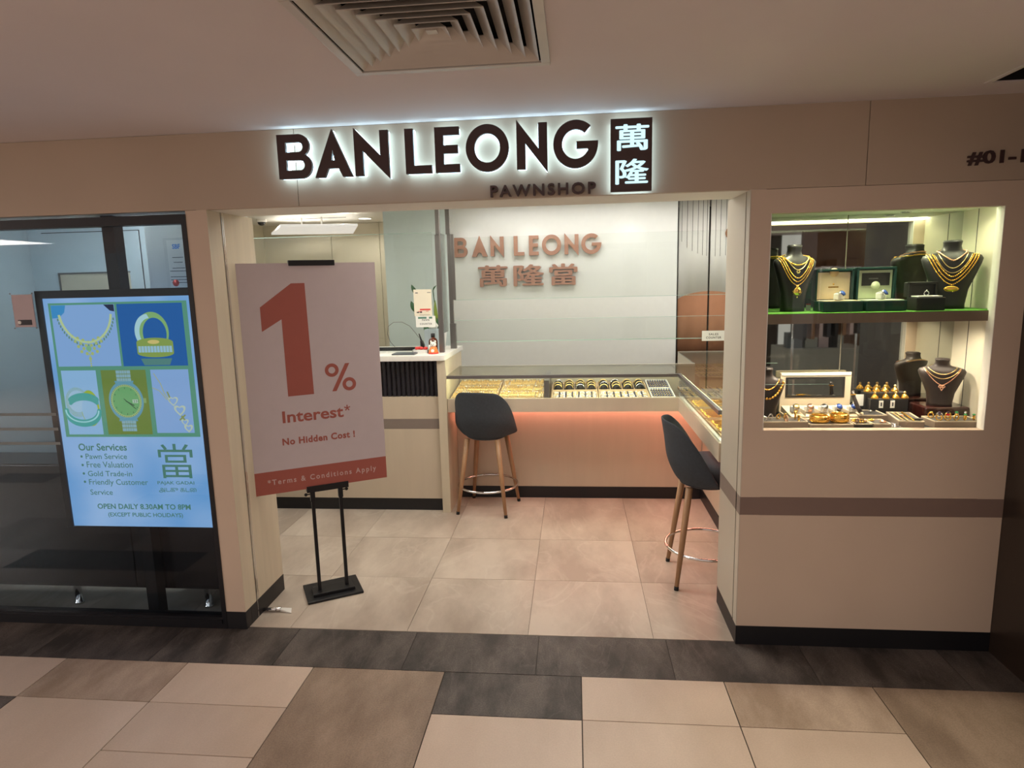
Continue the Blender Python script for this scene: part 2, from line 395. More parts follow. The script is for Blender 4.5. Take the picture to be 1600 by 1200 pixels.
# ---- shop floor
fs = struct(box('floor', 'grout2', -3.9, 2.2, .02, 4.9, -.05, -.004))
ys = [.0215, .594, 1.175, 1.80, 2.4, 3.0, 3.6, 4.2, 4.85]
for i in range(-6, 4):
    x0 = -.235+i*.6; x1 = x0+.6
    yy = ys if i < 0 else [ys[0], .594, 1.175, 2.32, 3.0, 3.6, 4.2, 4.85]
    for j in range(len(yy)-1):
        tile(fs, 'shoptile', x0, min(x1, 2.2), yy[j], yy[j+1], .0011)
# ---- ceilings
ZC = 2.379
holes = ((-.672, -.092, -1.242, -.692), (1.535, 2.115, -.75, -.185))
cb = MB()
cb.box(-10, 6.5, -8.6, -1.242, ZC, ZC+.1); cb.box(-10, -.672, -1.242, 0, ZC, ZC+.1); cb.box(-.672, -.092, -.692, 0, ZC, ZC+.1)
cb.box(-.092, 1.535, -1.242, 0, ZC, ZC+.1); cb.box(1.535, 2.115, -1.242, -.75, ZC, ZC+.1); cb.box(1.535, 2.115, -.185, 0, ZC, ZC+.1); cb.box(2.115, 6.5, -1.242, 0, ZC, ZC+.1)
struct(cb.build('ceiling', 'ceil'))
struct(MB().box(-3.9, 2.2, .30, 2.15, 2.27, 2.30).box(-3.9, 2.2, 2.15, 2.17, 2.27, 2.42).build('ceiling', 'white'))
struct(MB().box(-3.9, 2.2, 2.17, 5.0, 2.41, 2.5).build('ceiling', 'white'))
struct(box('ceiling', 'white', -3.9, -1.76, .0, .30, 2.379, 2.42))
# ---- front wall: fascia with panels, pillars
wf = struct(MB().box(-10, 6.5, .03, .12, 2.049, 2.48).box(-1.76, 1.85, .12, .32, 2.049, 2.48).build('wall_front', 'white'))
for a, b in ((-8.4, -6.0), (-6.0, -3.61), (-3.61, -1.214), (-1.214, 1.192), (1.192, 3.4)):
    MB().box(a+.0012, b-.0012, 0, .03, 2.0495, 2.378).build('fascia_panel', 'fascia', wf, .001)
# unit number on the fascia
un = wtext('unit_number', '#01-1', 'letter', 1.573, 1.788, 2.110, 2.166, -.001, None, .006, .026)
tag(un, 'dark unit number #01-1 lettering at right end of the fascia', 'sign')
# right front wall with display opening
wr = struct(MB().box(.740, .823, .0, .05, .092, 2.048).box(1.737, 1.845, .0, .05, .092, 2.048).box(.823, 1.737, .0, .05, 1.95, 2.048)
     .box(.823, 1.737, .0, .05, .716, 1.022).box(.823, 1.737, .0, .05, .092, .631).build('wall_right', 'pillar'))
wr2 = MB().box(.7395, 1.8455, -.0005, .04, .632, .715).build('stripe', 'stripe', wr)
for (a, b, c, d) in ((.738, .0, .05, .395),):
    cr = MB().box(.737, .80, .001, .058, .092, 2.05).box(.737, .80, .072, .395, .092, 2.05).build('reveal_panel', 'creamR', wr)
    st = MB().box(.7365, .80, .0005, .058, .631, .716).box(.7365, .80, .072, .3955, .631, .716).build('stripe', 'stripe_in', wr)
MB().box(.745, .80, .058, .072, .0, 2.05).build('door_track', 'steel', wr)
MB().box(.742, .745, .058, .072, .0, 2.05).build('door_gap', 'black', wr)
struct(MB().box(.737, 1.845, -.002, .05, 0, .092).box(.737, .80, .05, .395, 0, .092).build('baseboard_front', 'plinth'))
# dark column at far right
dc = struct(box('wall_column', 'darkcol', 1.846, 2.6, -.75, .1, 0, 2.378))
# left pillar
wl = struct(MB().box(-1.752, -1.651, 0, .05, .092, 2.048).build('wall_left', 'pillar'))
MB().box(-1.70, -1.6505, .001, .112, .092, 2.05).box(-1.70, -1.6505, .128, .42, .092, 2.05).build('reveal_panel', 'cream', wl)
MB().box(-1.70, -1.656, .112, .128, 0, 2.05).build('door_gap', 'black', wl)
MB().box(-1.656, -1.648, .116, .120, 0, 2.05).build('door_track', 'chrome', wl)
MB().box(-1.656, -1.650, .133, .137, 0, 2.05).build('door_track', 'chrome', wl)
struct(MB().box(-1.752, -1.649, -.002, .05, 0, .092).box(-1.70, -1.6485, .05, .42, 0, .092).build('baseboard_left', 'plinth'))
# left wall of the shopfront room and shop shell
struct(MB().box(-1.76, -1.701, .05, .42, 0, 2.42).build('wall_partition', 'white'))
struct(MB().box(-3.9, -3.70, 0, 5.0, 0, 2.5).build('wall_left', 'yellow'))
struct(MB().box(-3.9, -1.75, 4.70, 4.9, 0, 2.5).build('wall_rear', 'yellow'))
wy = bpy.data.objects['wall_rear']
for x0 in (-3.45, -2.86, -2.27):
    MB().box(x0+.003, x0+.587, 4.685, 4.70, 1.05, 2.405).build('cabinet_panel', 'yellow', wy, .001)
    MB().box(x0+.003, x0+.587, 4.685, 4.70, .05, 1.044).build('cabinet_panel', 'yellow', wy, .001)
wb = struct(MB().box(-1.16, .925, 3.10, 3.2, 0, 2.41).build('wall_back', 'wallw'))
MB().box(-1.75, -1.16, 3.099, 3.2, 0, 2.41).build('teal_panel', 'teal', wb)
struct(MB().box(-1.75, -1.70, 3.2, 4.7, 0, 2.41).build('wall_divider', 'yellow'))
struct(MB().box(1.9, 2.2, .1, 5.0, 0, 2.5).build('wall_right', 'wallw'))
struct(MB().box(-1.70, 1.9, 4.2, 4.4, 0, 2.5).build('wall_rear', 'malldark'))

# ================================================================== SHOP WINDOW LEFT
win = struct(MB().box(-5.4, -1.752, -.004, .05, 1.992, 2.034).box(-1.775, -1.752, -.004, .05, 0, 1.992).box(-5.4, -1.775, -.004, .05, 0, .062)
       .box(-5.4, -1.775, -.010, .03, .028, .050).build('window_1', 'frame'))
MB().box(-2.232, -2.172, .085, .15, .0, 2.378).build('mullion', 'frame', win)
MB().box(-5.4, -1.775, .018, .024, .062, 1.992).build('pane', 'glasst', win)
for z in (1.104, 1.030, .957):
    MB().box(-5.3, -2.54, .0165, .018, z-.007, z+.007).build('frosted_stripe', mat('frosted_vinyl', (.20, .22, .22, 1), .8), win)
# room behind the window
wbk = struct(box('wall_window_room', 'fridge', -3.62, -2.24, 1.2, 1.3, 0, 2.42))
struct(box('wall_window_side', 'fridge', -3.70, -3.62, .06, 1.2, 0, 2.42))
struct(MB().box(-2.25, -1.70, .42, .47, 0, 2.42).box(-2.25, -2.20, .47, 1.2, 0, 2.42).build('wall_window_white', 'wallw'))
dr = struct(MB().box(-3.51, -2.83, 1.188, 1.20, 0, 2.08).build('door_1', 'fridge'))
MB().box(-3.516, -3.51, 1.196, 1.2, 0, 2.086).box(-2.83, -2.824, 1.196, 1.2, 0, 2.086).box(-3.516, -2.824, 1.196, 1.2, 2.08, 2.086).build('door_gap', 'ink', dr)
MB().box(-3.41, -2.915, 1.184, 1.188, 1.1, 1.812).build('vision_panel', 'hatch', dr)
MB().box(-3.42, -3.41, 1.178, 1.188, 1.1, 1.822).box(-3.42, -2.91, 1.178, 1.188, 1.812, 1.822).build('vision_frame', 'steel', dr)
cert = thing('certificate_frame', 'framed white certificate with a red seal on white wall behind the window', 'certificate', (-2.05, .40, 1.50))
abox('frame', 'wallw', -2.135, -1.90, .395, .419, 1.46, 1.965, cert, .002)
abox('sheet', 'paper', -2.115, -1.91, .391, .395, 1.475, 1.95, cert)
pr = MB(); L_ = cert.location
wtext('emblem', 'SBF', 'blueink', -.035, .008, .405, .430, -.0095, cert, 0, .03)
for i, (w, z) in enumerate(((.06, .36), (.05, .335), (.07, .305), (.10, .29), (.10, .26), (.10, .245), (.09, .23), (.05, .11), (.08, .06))): pr.box(-.01-w/2, -.01+w/2, -.0098, -.0092, z, z+.003)
pr.build('printed_lines', 'ink', cert)
MB().lathe([(.0, 0), (.018, 0), (.018, .001), (0, .001)], (-.035, -.0100, .23), 16, 'y').build('red_seal', 'redink', cert)
# black cabinet behind glass with silver feet
cab = thing('low_cabinet', 'long glossy black cabinet on silver feet behind the dark window', 'cabinet', (-3.0, .3, 0))
for a, b in ((-3.60, -3.35), (-3.345, -2.34), (-2.335, -1.80)):
    abox('door', 'cabblack', a, b, .16, .172, .125, .80, cab, .002)
abox('body', 'cabblack', -3.60, -1.80, .172, .40, .12, .805, cab)
for x in (-2.73, -1.975, -3.5):
    MB().lathe([(.024, 0), (.024, .012), (.018, .016), (.018, .112), (.022, .1195)], (x+3.0, -.09, 0), 16).build('foot', 'chrome', cab)
# QR-less notice card
card = thing('notice_card', 'small pink-grey notice card taped inside the left window', 'notice', (-2.628, .012, 1.6))
abox('card', 'pinkgrey', -2.682, -2.575, .0125, .0160, 1.535, 1.69, card)
MB().box(-.035, .035, -.0012, .0004, -.055, -.030).build('black_pill', 'ink', card, .0)
MB().lathe([(0, 0), (.009, 0), (.009, .001), (0, .001)], (-.028, -.0020, -.0425), 12, 'y').build('round_icon', 'paper', card)
cr = MB()
for sx in (-.057, .057):
    for sz in (-.07, .095): cr.ball((sx, 0, sz), .004, 6, 4)
cr.build('corner_pins', 'steel', card)

# ---- lightbox
def em(c, s=1.0): 
    return emis('backlit_print', srgb(*c), s)
LB = thing('lightbox', 'backlit poster lightbox of jewellery photos and service list in left window', 'lightbox', (-2.17, .05, 1.1))
def lb(x): return x+2.17
def lz(z): return z-1.1
MB().box(lb(-2.575), lb(-2.545), -.022, .03, lz(.515), lz(1.70)).box(lb(-2.575), lb(-1.776), -.022, .03, lz(1.668), lz(1.705)).box(lb(-1.784), lb(-1.776), -.022, .03, lz(.515), lz(1.7)).build('frame', 'frame', LB, .001)
def lbgrad():
    m = bpy.data.materials.new('lightbox_face'); m.use_nodes = True; nt = m.node_tree; nt.nodes.remove(nt.nodes['Principled BSDF'])
    e = nt.nodes.new('ShaderNodeEmission'); tc = nt.nodes.new('ShaderNodeTexCoord'); n = nt.nodes.new('ShaderNodeTexNoise'); n.inputs['Scale'].default_value = 3.2; n.inputs['Detail'].default_value = 1
    nt.links.new(tc.outputs['Object'], n.inputs['Vector']); r = nt.nodes.new('ShaderNodeValToRGB')
    r.color_ramp.elements[0].position = .35; r.color_ramp.elements[0].color = srgb(122, 172, 222); r.color_ramp.elements[1].position = .7; r.color_ramp.elements[1].color = srgb(172, 200, 236)
    nt.links.new(n.outputs[0], r.inputs[0]); nt.links.new(r.outputs[0], e.inputs[0]); e.inputs[1].default_value = 1.02
    nt.links.new(e.outputs[0], nt.nodes['Material Output'].inputs[0]); return m
MB().box(lb(-2.545), lb(-1.784), -.012, .02, lz(.52), lz(1.668)).build('lit_panel', lbgrad(), LB)
def lp(name, x0, x1, z0, z1, c, y=-.0125, par=LB, s=1.0): return MB().box(lb(x0), lb(x1), y-.0006, y, lz(z0), lz(z1)).build(name, em(c, s), par)
lp('photo_border', -2.52, -1.815, .985, 1.645, (96, 158, 128))
ph = [lp('necklace_photo', -2.507, -2.180, 1.338, 1.635, (148, 182, 226), -.0132), lp('ring_photo', -2.168, -1.839, 1.336, 1.635, (20, 98, 168), -.0132),
      lp('bangle_photo', -2.500, -2.318, .998, 1.318, (158, 196, 230), -.0132), lp('watch_photo', -2.292, -2.060, .998, 1.318, (120, 140, 62), -.0132), lp('pendant_photo', -2.035, -1.842, 1.005, 1.318, (150, 182, 226), -.0132)]
YL = -.0142
def flat2(name, loops, c, par, y=YL, s=1.0): me = outline([[(lb(x), lz(z)) for x, z in lp_] for lp_ in loops]); return stand_up(name, me, em(c, s), par, y)
def lbtube(name, paths, r, c, par, s=1.0):
    b = MB()
    for p in paths: b.tube([(lb(x), YL, lz(z)) for x, z in p], r, 5)
    return b.build(name, em(c, s), par)
# necklace
flat2('blue_corner', [[(-2.506, 1.634), (-2.43, 1.634), (-2.44, 1.60), (-2.47, 1.575), (-2.506, 1.572)]], (60, 150, 205), ph[0])
flat2('dark_corner', [[(-2.235, 1.634), (-2.182, 1.634), (-2.182, 1.60), (-2.205, 1.605)]], (25, 40, 70), ph[0])
nk = arc(-2.335, 1.61, .135, 188, 352, 24, .155)
lbtube('necklace_chain', [nk], .0058, (196, 208, 150), ph[0], 1.1)
b = MB()
for i, (x, z) in enumerate(arc(-2.335, 1.61, .148, 195, 345, 26, .170)): b.box(lb(x)-.0035, lb(x)+.0035, YL-.001, YL, lz(z)-.007, lz(z)+.005)
b.build('necklace_drops', em((110, 150, 130)), ph[0])
b = MB()
for dx in range(-6, 7):
    for dz in range(0, 5-abs(dx)//2):
        if (dx+dz) % 2 == 0: b.ball((lb(-2.335+dx*.0135), YL, lz(1.455-dz*.020+abs(dx)*.005)), .0085, 6, 4, sy=.3)
for dz in range(6): b.ball((lb(-2.335), YL, lz(1.395-dz*.011)), .0045, 6, 4, sy=.3)
b.build('necklace_stones', em((186, 196, 120)), ph[0]); MB().ball((lb(-2.335), YL-.002, lz(1.425)), .014, 12, 6, sy=.2).build('necklace_centre', em((140, 190, 140)), ph[0])
flat2('neck_shadow', [arc(-2.335, 1.345, .12, 0, 180, 20, .022)], (128, 170, 218), ph[0], YL+.0006)
# rings
def ell(cx, cz, rx, rz, a0=0, a1=360, n=36): return [(cx+rx*math.cos(math.radians(a0+(a1-a0)*i/n)), cz+rz*math.sin(math.radians(a0+(a1-a0)*i/n))) for i in range(n+(0 if abs(a1-a0) >= 360 else 1))]
flat2('ring_upright', [ell(-2.0, 1.50, .082, .095), ell(-1.99, 1.492, .060, .075)], (140, 180, 110), ph[1], YL, 1.1)
flat2('ring_stones', [ell(-2.02, 1.50, .070, .085, 90, 215) + ell(-2.01, 1.495, .056, .070, 215, 90)], (190, 225, 225), ph[1], YL-.001)
flat2('ring_lying', [[(-2.088, 1.45)] + ell(-1.995, 1.45, .093, .022, 180, 0, 16) + [(-1.902, 1.40)] + ell(-1.995, 1.398, .093, .020, 0, -180, 16)], (150, 170, 80), ph[1], YL-.0012, 1.0)
b = MB()
for i in range(11): b.box(lb(-2.08+i*.0158), lb(-2.08+i*.0158+.012), YL-.003, YL-.0014, lz(1.402), lz(1.432))
b.build('lying_ring_stones', em((170, 205, 220)), ph[1])
flat2('ring_reflection', [[(-2.075, 1.372), (-1.915, 1.372), (-1.93, 1.340), (-2.06, 1.340)]], (90, 140, 130), ph[1])
flat2('photo_glow', [ell(-2.0, 1.452, .03, .010)], (235, 205, 120), ph[1], YL-.002)
# bangles
flat2('bangle_rear', [ell(-2.435, 1.16, .062, .075, 10, 350), ], (150, 180, 50), ph[2], YL+.0004); flat2('bangle_rear_hole', [ell(-2.432, 1.165, .050, .055)], (175, 205, 225), ph[2], YL)
flat2('bangle_rear', [ell(-2.37, 1.13, .049, .09)], (170, 190, 60), ph[2], YL+.0002); flat2('bangle_rear_hole', [ell(-2.373, 1.12, .042, .068)], (160, 198, 226), ph[2], YL-.0002)
b = MB()
for q, (cx, cz, rx, rz, a0, a1) in enumerate(((-2.41, 1.12, .086, .058, 180, 355), (-2.40, 1.15, .080, .045, 150, 30))):
    for x, z in ell(cx, cz, rx, rz, a0, a1, 30): b.ball((lb(x), YL-.001, lz(z)), .0125, 6, 4, sy=.2); b.ball((lb(x), YL-.0012, lz(z-.016)), .010, 6, 4, sy=.2)
b.build('bangle_front', em((70, 170, 160)), ph[2])
b = MB()
for x, z in ell(-2.41, 1.12, .086, .058, 180, 355, 30): b.ball((lb(x), YL-.005, lz(z)), .0045, 6, 4, sy=.2)
b.build('bangle_stones', em((170, 225, 225)), ph[2])
# watch
W0, Z0 = -2.176, 1.165
for sgn in (1, -1):
    b = MB()
    for r in range(3):
        for c in range(5):
            w = (.020, .012, .012, .012, .020); xs = sum(w[:c])-.038; z = Z0+sgn*(.105+r*.019)
            b.box(lb(W0+xs+.001), lb(W0+xs+w[c]-.001), YL-.001, YL, lz(z-.008), lz(z+.008))
    b.build('watch_bracelet', em((150, 185, 190)), ph[3])
flat2('watch_case', [[(W0-.05, Z0+.10), (W0+.05, Z0+.10)] + ell(W0, Z0, .090, .100, 60, -60, 16) + [(W0+.05, Z0-.10), (W0-.05, Z0-.10)] + ell(W0, Z0, .090, .100, 240, 120, 16)], (110, 165, 180), ph[3], YL-.001)
flat2('watch_crown', [[(W0+.088, Z0-.01), (W0+.104, Z0-.01), (W0+.104, Z0+.014), (W0+.088, Z0+.014)]], (150, 175, 110), ph[3], YL-.001)
flat2('watch_bezel', [ell(W0, Z0, .080, .082)], (180, 200, 130), ph[3], YL-.0018)
flat2('watch_dial', [ell(W0, Z0, .070, .073)], (116, 178, 112), ph[3], YL-.0024)
b = MB()
for i in range(48): a = i*PI/24; b.box(lb(W0)+.076*math.cos(a)-.0012, lb(W0)+.076*math.cos(a)+.0012, YL-.003, YL-.002, lz(Z0)+.078*math.sin(a)-.002, lz(Z0)+.078*math.sin(a)+.002)
for i in range(12): a = i*PI/6; b.box(lb(W0)+.062*math.cos(a)-.0015, lb(W0)+.062*math.cos(a)+.0015, YL-.003, YL-.002, lz(Z0)+.064*math.sin(a)-.003, lz(Z0)+.064*math.sin(a)+.003)
b.tube([(lb(W0), YL-.003, lz(Z0)), (lb(W0+.040), YL-.003, lz(Z0-.022))], .0025, 5); b.tube([(lb(W0-.01), YL-.003, lz(Z0+.012)), (lb(W0+.048), YL-.003, lz(Z0-.040))], .0018, 5)
b.build('watch_hands', em((40, 80, 60), 1), ph[3]); flat2('date_window', [[(W0+.034, Z0-.010), (W0+.062, Z0-.010), (W0+.062, Z0+.008), (W0+.034, Z0+.008)]], (200, 220, 190), ph[3], YL-.0032)
wtext('date_number', '23', em((40, 60, 50), 1), lb(W0+.038), lb(W0+.058), lz(Z0-.007), lz(Z0+.005), YL-.0034, ph[3])
flat2('photo_base', [[(-2.291, 1.034), (-2.061, 1.034), (-2.061, .999), (-2.291, .999)]], (60, 55, 50), ph[3], YL+.0008, 1)
# pendant
lbtube('pendant_chain', [[(-2.02, 1.30), (-1.99, 1.25), (-1.975, 1.20), (-1.95, 1.16)], [(-2.035, 1.23), (-2.0, 1.215), (-1.965, 1.17)]], .0018, (190, 190, 130), ph[4])
def heart(cx, cz, s): return [(cx+s*.95*math.sin(t)**3, cz+s*(.8*math.cos(t)-.3*math.cos(2*t)-.12*math.cos(3*t))) for t in [2*PI*i/28 for i in range(28)]]
for cx, cz, s, hs in ((-1.935, 1.165, .028, .019), (-1.905, 1.12, .032, .020), (-1.885, 1.06, .020, .012), (-1.87, 1.03, .024, .013)):
    flat2('pendant_heart', [heart(cx, cz, s), heart(cx, cz-.001, hs)[::-1]], (206, 214, 190), ph[4])
lbtube('pendant_links', [[(-1.95, 1.18), (-1.96, 1.21)], [(-1.90, 1.09), (-1.885, 1.07)], [(-1.91, 1.07), (-1.88, 1.095)]], .004, (150, 160, 90), ph[4])
GRN = (88, 138, 120)
def lt(body, x0, x1, z0, z1, bold=.0, sp=1.0): return wtext('lettering', body, em(GRN, .95), lb(x0), lb(x1), lz(z0), lz(z1), YL, LB, 0, bold, sp)
lt('Our Services', -2.462, -2.205, .915, .952, .022)
for t, z, x1 in (('Pawn Service', .872, -2.210), ('Free Valuation', .828, -2.185), ('Gold Trade-in', .783, -2.195), ('Friendly Customer', .730, -2.115), ('Service', .686, -2.285)):
    x0 = -2.430; h = .028 if t not in ('Friendly Customer',) else .035
    lt(t, x0, x1 if t != 'Service' else -2.310, z, z+h+(.003 if 'F' in t else 0), .006)
b = MB()
for z in (.885, .841, .797, .754): b.ball((lb(-2.452), YL, lz(z)), .0065, 8, 5, sy=.2)
b.build('bullets', em(GRN, .95), LB)
lt('當', -2.045, -1.865, .775, .950, .0); lt('PAJAK GADAI', -2.065, -1.872, .738, .760, .012); lt('அடகு கடை', -2.062, -1.865, .700, .725, .008)
lt('OPEN DAILY 8.30AM TO 8PM', -2.402, -1.905, .612, .640, .024, 1.0); lt('(EXCEPT PUBLIC HOLIDAYS)', -2.350, -1.950, .566, .594, .018, 1.0)

# ================================================================== SIGN ON FASCIA
def glyph_loops(ch, w):
    t = .20
    if ch == 'B': return [[(0, 0), (0, 1), (w-.27, 1)] + arc(w-.30, .745, .255, 88, -62, 12) + arc(w-.285, .285, .285, 58, -90, 14), [(t, .60), (w-.31, .60)] + arc(w-.31, .71, .11, -90, 90, 8) + [(t, .82)], [(t, .19), (w-.29, .19)] + arc(w-.29, .30, .115, -90, 90, 8) + [(t, .42)]]
    if ch == 'A': return [[(0, 0), (w*.5, 1.08), (w, 0), (w-.24, 0), (w-.335, .20), (.335, .20), (.24, 0)], [(.42, .38), (w-.42, .38), (w*.5, .62)]]
    if ch == 'N': return [[(0, 0), (0, 1.08), (w-t, .44), (w-t, 1), (w, 1), (w, -.08), (t, .56), (t, 0)]]
    if ch == 'L': return [[(0, 0), (0, 1), (t, 1), (t, .18), (w, .18), (w, 0)]]
    if ch == 'E': return [[(0, 0), (0, 1), (w, 1), (w, .82), (t, .82), (t, .60), (w*.93, .60), (w*.93, .42), (t, .42), (t, .18), (w, .18), (w, 0)]]
    if ch == 'O': return [arc(w/2, .5, w/2, 0, 352, 44, .52), arc(w/2, .5, w/2-t, 0, 352, 36, .52-t)[::-1]]
    if ch == 'G':
        r = w/2; c = w/2
        return [arc(c, .5, r, 48, 360, 40, .52) + [(w, .56), (c+.02, .56), (c+.02, .40), (w-.24, .40)] + arc(c, .5, r-t, -22, -312, 34, .52-t)]
SG = [('B', -1.272, -1.121), ('A', -1.110, -.942), ('N', -.930, -.780), ('L', -.708, -.595), ('E', -.579, -.474), ('O', -.447, -.265), ('N', -.232, -.104), ('G', -.079, .106)]
def letter_part(par, ch, x0, x1, z0, h, yfront, depth, m, grow=0.0, name=None):
    w = (x1-x0)/h; me = outline([[(q[0]*h+x0, q[1]*h+z0) for q in lp_] for lp_ in glyph_loops(ch, w)], depth)
    return stand_up(name or 'letter', me, m, par, yfront+depth/2)
sign = thing('shop_sign', 'large backlit dark brown BAN LEONG letters on the fascia', 'sign', (0, 0, 0))
for ch, a, b_ in SG:
    f = letter_part(sign, ch, a, b_, 2.160, .184, -.050, .018, 'letter')
    g = letter_part(f, ch, a+.0025, b_-.0025, 2.1625, .179, -.032, .026, 'halo', name='glowing_back')
# PAWNSHOP smaller letters
PW = wtext('sign_lettering', 'PAWNSHOP', 'letter', -.352, .098, 2.055, 2.104, 0, None, .020, .022, 1.25)
tag(PW, 'small dark raised PAWNSHOP lettering along lower edge of the fascia', 'sign')
pl = thing('sign_plaque', 'dark plaque with two glowing Chinese characters on the fascia', 'sign', (.24, 0, 2.2))
abox('box', 'letter', .157, .325, -.055, -.030, 2.054, 2.342, pl, .001)
abox('glowing_back', 'halo', .161, .321, -.030, -.006, 2.058, 2.338, pl)
def rel_text(par, *a, **k):
    o = wtext(*a, **k); o.parent = par; o.location = -par.location; return o
rel_text(pl, 'character', '萬', 'glyph', .176, .312, 2.215, 2.318, -.0555, None, .004, -.018, 1)
rel_text(pl, 'character', '隆', 'glyph', .176, .312, 2.082, 2.182, -.0555, None, .004, -.018, 1)
# back wall sign
bs = thing('wall_sign', 'rose brown BAN LEONG letters on the white back wall', 'sign', (0, 0, 0))
BL = [('B', -1.090, -.966), ('A', -.925, -.780), ('N', -.752, -.630), ('L', -.538, -.443), ('E', -.400, -.312), ('O', -.282, -.108), ('N', -.079, .048), ('G', .072, .252)]
for ch, a, b_ in BL: letter_part(bs, ch, a, b_, 1.920, .175, 3.065, .03, 'rose')
b2 = thing('wall_characters', 'three rose brown Chinese characters below the letters on back wall', 'sign', (0, 0, 0))
for ch, a, b_ in (('萬', -.872, -.600), ('隆', -.547, -.265), ('當', -.220, .037)):
    wtext('character', ch, 'rose', a, b_, 1.645, 1.840, 3.095, b2, .03, -.022)

# ================================================================== CEILING VENTS
def vent(cx, cy, w, d, label):
    t = thing('air_vent', label, 'vent', (cx, cy, ZC))
    fr = MB(); hw, hd = w/2, d/2; f = .028
    for (a, b_, c, d_) in ((-hw, hw, -hd, -hd+f), (-hw, hw, hd-f, hd), (-hw, -hw+f, -hd+f, hd-f), (hw-f, hw, -hd+f, hd-f)): fr.box(a, b_, c, d_, -.008, -.0005)
    fr.build('frame', 'vent', t, .002)
    MB().box(-hw+.012, hw-.012, -hd+.012, hd-.012, .090, .094).build('duct_back', 'hole_shade', t)
    n = 7
    for i in range(n):
        s0 = 1-(i+.15)/(n+.35); a, c = (hw-f)*s0, (hd-f)*s0; dw = (hw-f)*.125; dd = (hd-f)*.125
        a2, c2 = max(a-dw*1.0, .002), max(c-dd*1.0, .002); z0, z1 = -.004, .029
        v = MB()
        # louvre ring: low outer edge is nearer the centre, blade rises outward
        for (o1, o2, zz1, zz2) in ((a, a2, z1, z0),):
            O = [(-a, -c, z0), (a, -c, z0), (a, c, z0), (-a, c, z0)]; I = [(-a2, -c2, z1), (a2, -c2, z1), (a2, c2, z1), (-a2, c2, z1)]
            th = .0025; vs = O+I+[(x, y, z+th) for x, y, z in O]+[(x, y, z+th) for x, y, z in I]
            fsx = []
            for k in range(4):
                k2 = (k+1) % 4; fsx += [(k, k2, 4+k2, 4+k), (8+k, 12+k, 12+k2, 8+k2), (k, 8+k, 8+k2, k2), (4+k, 4+k2, 12+k2, 12+k)]
            v.add(vs, fsx)
        if i == n-1: v.box(-a2-.004, a2+.004, -c2-.004, c2+.004, z0+.006, z0+.009)
        v.build('louvre', 'vent', t)
    return t
vent(-.382, -.967, .63, .60, 'square ceiling air vent with nested louvres above the sign')
for (x0, x1, y0, y1) in holes:
    struct(MB().box(x0, x1, y1-.004, y1-.0005, ZC+.001, ZC+.099).box(x0, x1, y0+.0005, y0+.004, ZC+.001, ZC+.099).box(x0+.0005, x0+.004, y0+.004, y1-.004, ZC+.001, ZC+.099).box(x1-.004, x1-.0005, y0+.004, y1-.004, ZC+.001, ZC+.099).build('shade_liner', 'hole_shade'))  # black liners added so the pale hole sides look shaded
tv = thing('ceiling_opening', 'dark recessed ceiling grille at upper right corner', 'vent', (1.825, -.4675, ZC))
fr = MB()
for (a, b_, c, d_) in ((-.31, .31, -.30, -.283), (-.31, .31, .283, .30), (-.31, -.29, -.283, .283), (.29, .31, -.283, .283)): fr.box(a, b_, c, d_, -.004, -.0005)
fr.build('frame', 'ceil', tv)
MB().box(-.285, .285, -.28, .28, .08, .09).build('duct_back', 'hole_shade', tv)
for i in range(6): MB().box(-.285, .285, -.24+i*.09, -.235+i*.09, .03, .06).build('fin', 'black', tv)

# ================================================================== RECEPTION COUNTER
rc = thing('reception_counter', 'cream reception counter with black fluted panel and white worktop', 'counter', (-1.8, 1.9, 0))
def R(*a): return rel(rc, *a)
MB().box(*R(-3.2, -.985, 1.69, 2.1, .095, .632)).box(*R(-3.2, -.985, 1.69, 2.1, .708, .872)).box(*R(-3.2, -.985, 1.72, 2.1, .872, 1.143)).build('body', 'beige', rc)
MB().box(*R(-3.2, -.985, 1.6895, 2.0, .632, .708)).build('stripe', 'stripe_in', rc)
sp = MB().box(*R(-.985, -.925, 1.65, 2.33, 0, 1.144)).build('side_panel', 'cream', rc, .001)
MB().box(*R(-3.2, -.987, 1.700, 2.0, 0, .095)).build('plinth', 'plinth', rc)
x = -1.005
sl = MB(); 
prof = [(-.0175, .03)] + [(.0165*math.cos(PI-PI*i/8), .03-.018*math.sin(PI*i/8)) for i in range(9)] + [(.0175, .03)]
vs = []; 
for z in (.875, 1.143):
    for (px, py) in prof: vs.append((px, py, z))
n = len(prof); fsx = [(i, i+1, n+i+1, n+i) for i in range(n-1)] + [tuple(range(n))[::-1], tuple(range(n, 2*n)), (0, n, 2*n-1, n-1)]
proto = None
for i in range(40):
    if proto is None:
        proto = MB().add(vs, fsx).build('slat', 'slat', rc); proto.location = (x+1.8, -.21, 0)
    else:
        o = proto.copy(); COL.objects.link(o); o.location = (x-i*.0355+1.8, -.21, 0)
# worktop with rounded front corner
lpt = [(-3.2, 1.635), (-.985, 1.635)] + arc(-.955, 1.665, .03, -90, 0, 6) + [(-.915, 2.34), (-3.2, 2.34)]
wt = outline([[(x+1.8, y-1.9) for x, y in lpt]], .035, .0015); wt.transform(Matrix.Translation((0, 0, 1.1625))); wt.materials.append(MT['white'])
o = bpy.data.objects.new('worktop', wt); link(o, rc)
